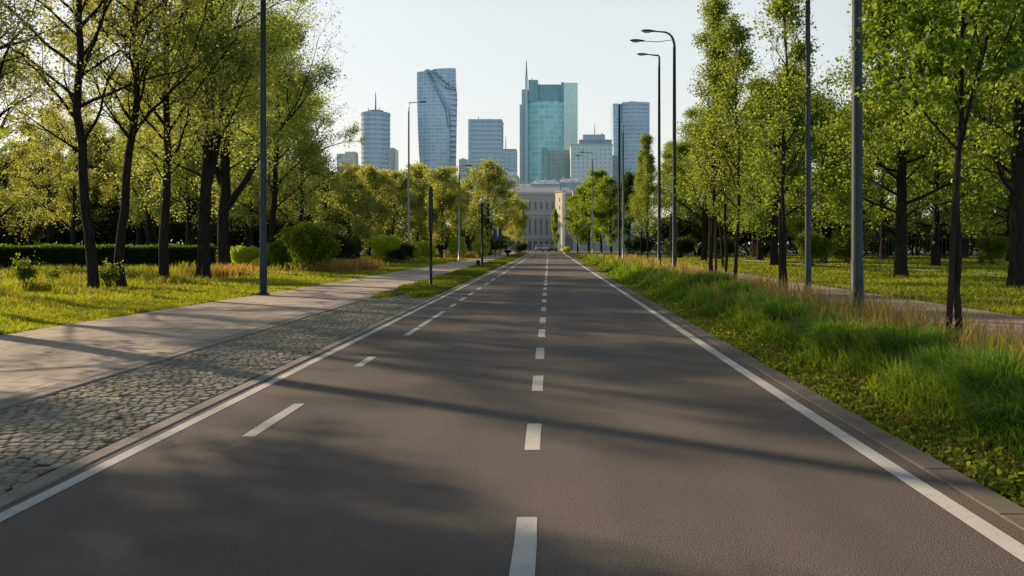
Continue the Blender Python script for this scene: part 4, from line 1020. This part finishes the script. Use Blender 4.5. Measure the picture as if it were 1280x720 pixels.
# right banded tower
t = building('blue_tower', 'blue banded tower with a rounded front at the right end of the skyline', 790, 900)
w0, w1 = lx(t,777.5), lx(t,813); cx = (w0+w1)/2
arcp = [(w0+(w1-w0)*s_, 7-4*math.sin(math.pi*s_)) for s_ in np.linspace(0,1,13)]
g = Geo(); g.prism(arcp+[(w1,35),(w0,35)],-1,lz(t,128)); obj('glass_body', g, BL['glass2'], t)
band_poly = [(w0+(w1-w0)*s_, 6.4-4*math.sin(math.pi*s_)) for s_ in np.linspace(0,1,13)]+[(w1+0.3,35.4),(w0-0.3,35.4)]
for k in range(15):
    g = Geo(); g.prism(band_poly, lz(t,134.5+k*5.2), lz(t,132.2+k*5.2)); obj('floor_band', g, BL['band'], t)
g = Geo(); g.prism(band_poly, lz(t,129), lz(t,126.6)); obj('parapet', g, BL['band'], t)
g = Geo(); za, zb = lz(t,129), -1
v = [(lx(t,766.5),2,za),(lx(t,775),2,za),(lx(t,775),30,za),(lx(t,766.5),30,za),(lx(t,768.5),2,zb),(lx(t,775),2,zb),(lx(t,775),30,zb),(lx(t,768.5),30,zb)]
g.add(v, q=[(0,1,2,3),(0,4,5,1),(1,5,6,2),(2,6,7,3),(3,7,4,0)]); obj('side_wing', g, BL['glass'], t)
bpart('shaft', t, 775, 777.4, 129, None, BL['slate'], 4, 30); bpart('roof_plant', t, 788, 797, 125, 126.6, BL['roof'], 8, 20)
t = building('low_block', 'small grey block between the white block and the blue tower', 768, 700, 'building'); bpart('wall', t, 765.6, 774, 195, None, BL['slate']); bpart('roof_slab', t, 765.4, 774.2, 194.2, 195, BL['roof'], -0.4, 20.4)
# low hazy roofs before the towers
for px0, px1, py, Y, lab in [(640,668,229,420,'low hazy roof left of the green tower foot'),(664,700,224,430,'low hazy roof at the green tower foot'),(698,730,222,440,'low hazy roof below the white block'),(618,648,214,500,'grey office annex below the banded tower')]:
    t = building('town_house', lab, (px0+px1)/2, Y, 'building'); bpart('wall', t, px0, px1, py+6, None, BL['greyslab'], 0, 20)
    g = Geo(); a, b = lx(t,px0), lx(t,px1); z0_, z1_ = lz(t,py+6), lz(t,py)
    g.add([(a,-0.6,z0_),(b,-0.6,z0_),(b,20.6,z0_),(a,20.6,z0_),(a+2,8,z1_),(b-2,8,z1_)], q=[(0,1,5,4),(2,3,4,5)], t=[(1,2,5),(3,0,4)]); rf = obj('roof', g, BL['roof'], t)
    for k in range(3):
        c = a+(b-a)*(0.2+0.3*k); g = Geo(); g.box(c-0.5,c+0.5,4,5.2,z0_+0.3,z1_+0.9); obj('chimney', g, BL['pale'], rf)

# palace at the end of the road
t = building('stone_palace', 'brown stone palace with tall windows closing the end of the road', 676, 215, 'building')
bpart('wall', t, 634, 716, 243, None, BL['stone'], 0, 14)
bpart('cornice', t, 633, 716.6, 240, 243, BL['stone2'], -0.5, 14.5); bpart('cornice', t, 634, 716.2, 266, 268.2, BL['stone2'], -0.45, 0.2); bpart('plinth', t, 634, 716.2, 296, 298, BL['stone2'], -0.4, 0.2)
g = Geo(); a, b = lx(t,634.5), lx(t,716); z0_, z1_ = lz(t,240), lz(t,233)
g.add([(a,-0.3,z0_),(b,-0.3,z0_),(b,14.3,z0_),(a,14.3,z0_),(a+1,4,z1_),(b-1,4,z1_),(b-1,10,z1_),(a+1,10,z1_)], q=[(0,1,5,4),(1,2,6,5),(2,3,7,6),(3,0,4,7),(4,5,6,7)]); obj('roof', g, BL['slateroof'], t)
def pwin(px, py0, py1, wpx):
    x = lx(t,px); w = wpx/1000*215/2; z1, z0 = lz(t,py0), lz(t,py1)
    g = Geo(); e = 0.14
    g.box(x-w-e,x-w,-0.12,0.06,z0-e,z1+e); g.box(x+w,x+w+e,-0.12,0.06,z0-e,z1+e); g.box(x-w,x+w,-0.12,0.06,z1,z1+e); g.box(x-w,x+w,-0.16,0.06,z0-e,z0)
    o = obj('window', g, BL['stone2'], t); g = Geo(); g.box(x-w,x+w,-0.03,0.05,z0,z1); obj('pane', g, BL['dark'], o)
for k in range(10): pwin(641+k*7.1, 252, 262, 2.5)
for k in range(10): pwin(641+k*7.1, 273, 293, 2.5)
for k in range(9): bpart('pilaster', t, 644.1+k*7.1, 645.1+k*7.1, 269, 295.5, BL['stone2'], -0.3, 0.1)
for k in range(10):
    x = lx(t,641+k*7.1); g = Geo(); g.box(x-0.5,x+0.5,-0.05,0.05,0,2.6); obj('door', g, BL['dark'], t)
t = building('palace_wing', 'brown stone wing right of the sunlit tower front', 735, 205, 'building')
bpart('wall', t, 716.5, 770, 240, None, BL['stone'], 0, 14); bpart('cornice', t, 716, 770.5, 237.5, 240, BL['stone2'], -0.5, 14.4)
for k in range(7):
    for py in (250, 270, 288):
        x = lx(t,721+k*7); g = Geo(); g.box(x-0.35,x+0.35,-0.04,0.03,lz(t,py+8),lz(t,py)); obj('window', g, BL['dark'], t)
t = building('stair_tower', 'narrow sunlit ochre tower front with a spire at the palace corner', 698.5, 206, 'building')
t.rotation_euler.z = R(-58)
bpart('wall', t, 690.5, 706.5, 240, None, BL['gold'], 0, 0.9); bpart('cap', t, 690, 707, 238.6, 240, BL['stone2'], -0.2, 1.1)
g = Geo(); g.tube([(0,0.45,lz(t,239)),(0,0.45,lz(t,228.5))],[0.22,0.04],8); obj('spire', g, BL['steel'], t)
for py in (247,257,268,280): 
    g = Geo(); g.box(lx(t,699.5),lx(t,701.3),-0.04,0.03,lz(t,py+5),lz(t,py)); obj('window', g, BL['dark'], t)

# parked cars at the crossing
def car(x, y, rz, col, lab):
    root = thing('parked_car', lab, 'car', (x,y,0), rz, 'cars parked before the palace')
    prof = [(-2.1,0.35),(-2.15,0.75),(-1.9,0.98),(-1.2,1.05),(1.0,1.0),(1.85,0.85),(2.15,0.7),(2.15,0.35)]
    def ex(pr, w, g, zoff=0):
        n_ = len(pr); v = [(-w,a,b) for a,b in pr]+[(w,a,b) for a,b in pr]
        cy = sum(p[0] for p in pr)/n_; cz = sum(p[1] for p in pr)/n_; v += [(-w,cy,cz),(w,cy,cz)]
        g.add(v, q=[(i,(i+1)%n_,(i+1)%n_+n_,i+n_) for i in range(n_)], t=[((i+1)%n_,i,2*n_) for i in range(n_)]+[(i+n_,(i+1)%n_+n_,2*n_+1) for i in range(n_)]); return g
    pm = m_metal('car paint', col, 0.3, 0.1)
    b = obj('body', ex(prof,0.86,Geo()), pm, root)
    bm = b.modifiers.new('bev','BEVEL'); bm.width = 0.07; bm.segments = 2
    obj('cabin', ex([(-1.75,1.0),(-1.3,1.42),(-0.2,1.48),(0.45,1.4),(1.15,0.99)],0.72,Geo()), BL['dark'], root)
    obj('roof', ex([(-1.25,1.43),(-0.2,1.5),(0.4,1.42),(0.35,1.46),(-0.2,1.54),(-1.2,1.47)],0.70,Geo()), pm, root)
    for sx in (-1,1):
        for yy in (-1.3,1.35):
            g = Geo(); g.tube([(sx*0.70,yy,0.32),(sx*0.88,yy,0.32)],[0.32,0.32],16); wh = obj('wheel', g, MAT['pole_dark'], root)
            g = Geo(); g.tube([(sx*0.87,yy,0.32),(sx*0.895,yy,0.32)],[0.2,0.18],12); obj('rim', g, MAT['pole_grey'], wh)
        g = Geo(); g.bevbox(sx*0.62-0.17,sx*0.62+0.17,2.08,2.17,0.62,0.76,0.01); obj('headlight', g, MAT['white_globe'], root)
        g = Geo(); g.bevbox(sx*0.62-0.15,sx*0.62+0.15,-2.18,-2.08,0.7,0.86,0.01); obj('tail_light', g, m_plain('tail red',(0.3,0.02,0.02),0.3,0.5), root)
for px, Y, rz, col, lab in [(674,182,3.2,(0.12,0.17,0.26),'slate blue parked car, left one before the palace'),(683,190,3.1,(0.3,0.33,0.36),'pale silver parked car in the middle before the palace'),
                        (691,180,3.0,(0.03,0.045,0.09),'dark navy parked car, right one before the palace')]:
    car(W(px,Y), Y, rz, col, lab)

# ------------------------------------------------------------------ light, sky, camera
REAR_FILL = 2.05                # added sky glow behind the camera, brightens the facades facing it
SUN_EL, SUN_AZ = 27.0, -55.5         # azimuth from +Y, negative = to the left
wd = bpy.data.worlds.new('World'); S.world = wd; wd.use_nodes = True; nt = wd.node_tree; nt.nodes.clear()
sky = nt.nodes.new('ShaderNodeTexSky'); sky.sky_type = 'NISHITA'; sky.sun_disc = False
sky.sun_elevation = R(SUN_EL); sky.sun_rotation = R(SUN_AZ); sky.air_density = 1.0; sky.dust_density = 2.5; sky.ozone_density = 1.0; sky.altitude = 100
bgn = nt.nodes.new('ShaderNodeBackground'); bgn.inputs[1].default_value = 0.14
out = nt.nodes.new('ShaderNodeOutputWorld'); 
tcn = nt.nodes.new('ShaderNodeTexCoord'); nrm = nt.nodes.new('ShaderNodeVectorMath'); nrm.operation = 'NORMALIZE'; nt.links.new(tcn.outputs['Generated'], nrm.inputs[0])
spx = N(nt,'ShaderNodeSeparateXYZ'); nt.links.new(nrm.outputs[0], spx.inputs[0])
dt = N(nt,'ShaderNodeVectorMath', operation='DOT_PRODUCT'); nt.links.new(nrm.outputs[0], dt.inputs[0]); dt.inputs[1].default_value = (math.sin(R(-8)), math.cos(R(-8)), 0)
zc = mth(nt,'MAXIMUM', spx.outputs[2], 0.0)
side = mth(nt,'MINIMUM', mth(nt,'POWER', mth(nt,'MULTIPLY', mth(nt,'ADD', 0.5, mth(nt,'MULTIPLY', dt.outputs['Value'], 0.5)), 1.06), 5.0), 1.0)
fall = mth(nt,'EXPONENT', mth(nt,'MULTIPLY', mth(nt,'MAXIMUM', mth(nt,'SUBTRACT', zc, 0.28), 0.0), -3.0))
hcol = mixc(nt, mth(nt,'EXPONENT', mth(nt,'MULTIPLY', zc, -7.0)), (0.67,0.715,0.69), (0.84,0.81,0.67))
hazec = mixc(nt, 1.0, hcol, mth(nt,'MULTIPLY', side, fall), 'MULTIPLY')
addn = mixc(nt, 1.0, mixc(nt, 1.0, sky.outputs[0], (0.03,0.03,0.036), 'MULTIPLY'), hazec, 'ADD')
back = mth(nt,'POWER', mth(nt,'SUBTRACT', 0.5, mth(nt,'MULTIPLY', dt.outputs['Value'], 0.5)), 1.5)
backv = mth(nt,'MULTIPLY', back, mth(nt,'EXPONENT', mth(nt,'MULTIPLY', mth(nt,'MAXIMUM', spx.outputs[2], 0.0), -3.6)))
addn = mixc(nt, 1.0, addn, mixc(nt, 1.0, (0.66*REAR_FILL,0.92*REAR_FILL,1.10*REAR_FILL), backv, 'MULTIPLY'), 'ADD')
bgn.inputs[1].default_value = 1.0
nt.links.new(addn, bgn.inputs[0]); nt.links.new(bgn.outputs[0], out.inputs[0])
sl = bpy.data.lights.new('sun', 'SUN'); sl.energy = 5.0; sl.angle = R(0.9); sl.color = (1.0,0.79,0.53)
so = bpy.data.objects.new('sun', sl); COL.objects.link(so)
dv = Vector((math.sin(R(SUN_AZ))*math.cos(R(SUN_EL)), math.cos(R(SUN_AZ))*math.cos(R(SUN_EL)), math.sin(R(SUN_EL))))
so.rotation_euler = dv.to_track_quat('Z','Y').to_euler(); so.location = (-60,60,80)

cam = bpy.data.cameras.new('camera'); co = bpy.data.objects.new('camera', cam); COL.objects.link(co)
cam.sensor_fit = 'HORIZONTAL'; cam.sensor_width = 36; cam.lens = 36*1000/1280
cam.shift_x = -46/1280; cam.shift_y = -55/1280; cam.clip_start = 0.05; cam.clip_end = 9000
co.location = (0,0,H_CAM); co.rotation_euler = (R(90),0,0)
S.camera = co
S.view_settings.view_transform = 'Standard'; S.view_settings.look = 'None'; S.view_settings.exposure = 0; S.view_settings.gamma = 1
S.cycles.use_denoising = True
S.cycles.max_bounces = 9; S.cycles.transparent_max_bounces = 8; S.cycles.transmission_bounces = 4; S.cycles.diffuse_bounces = 6
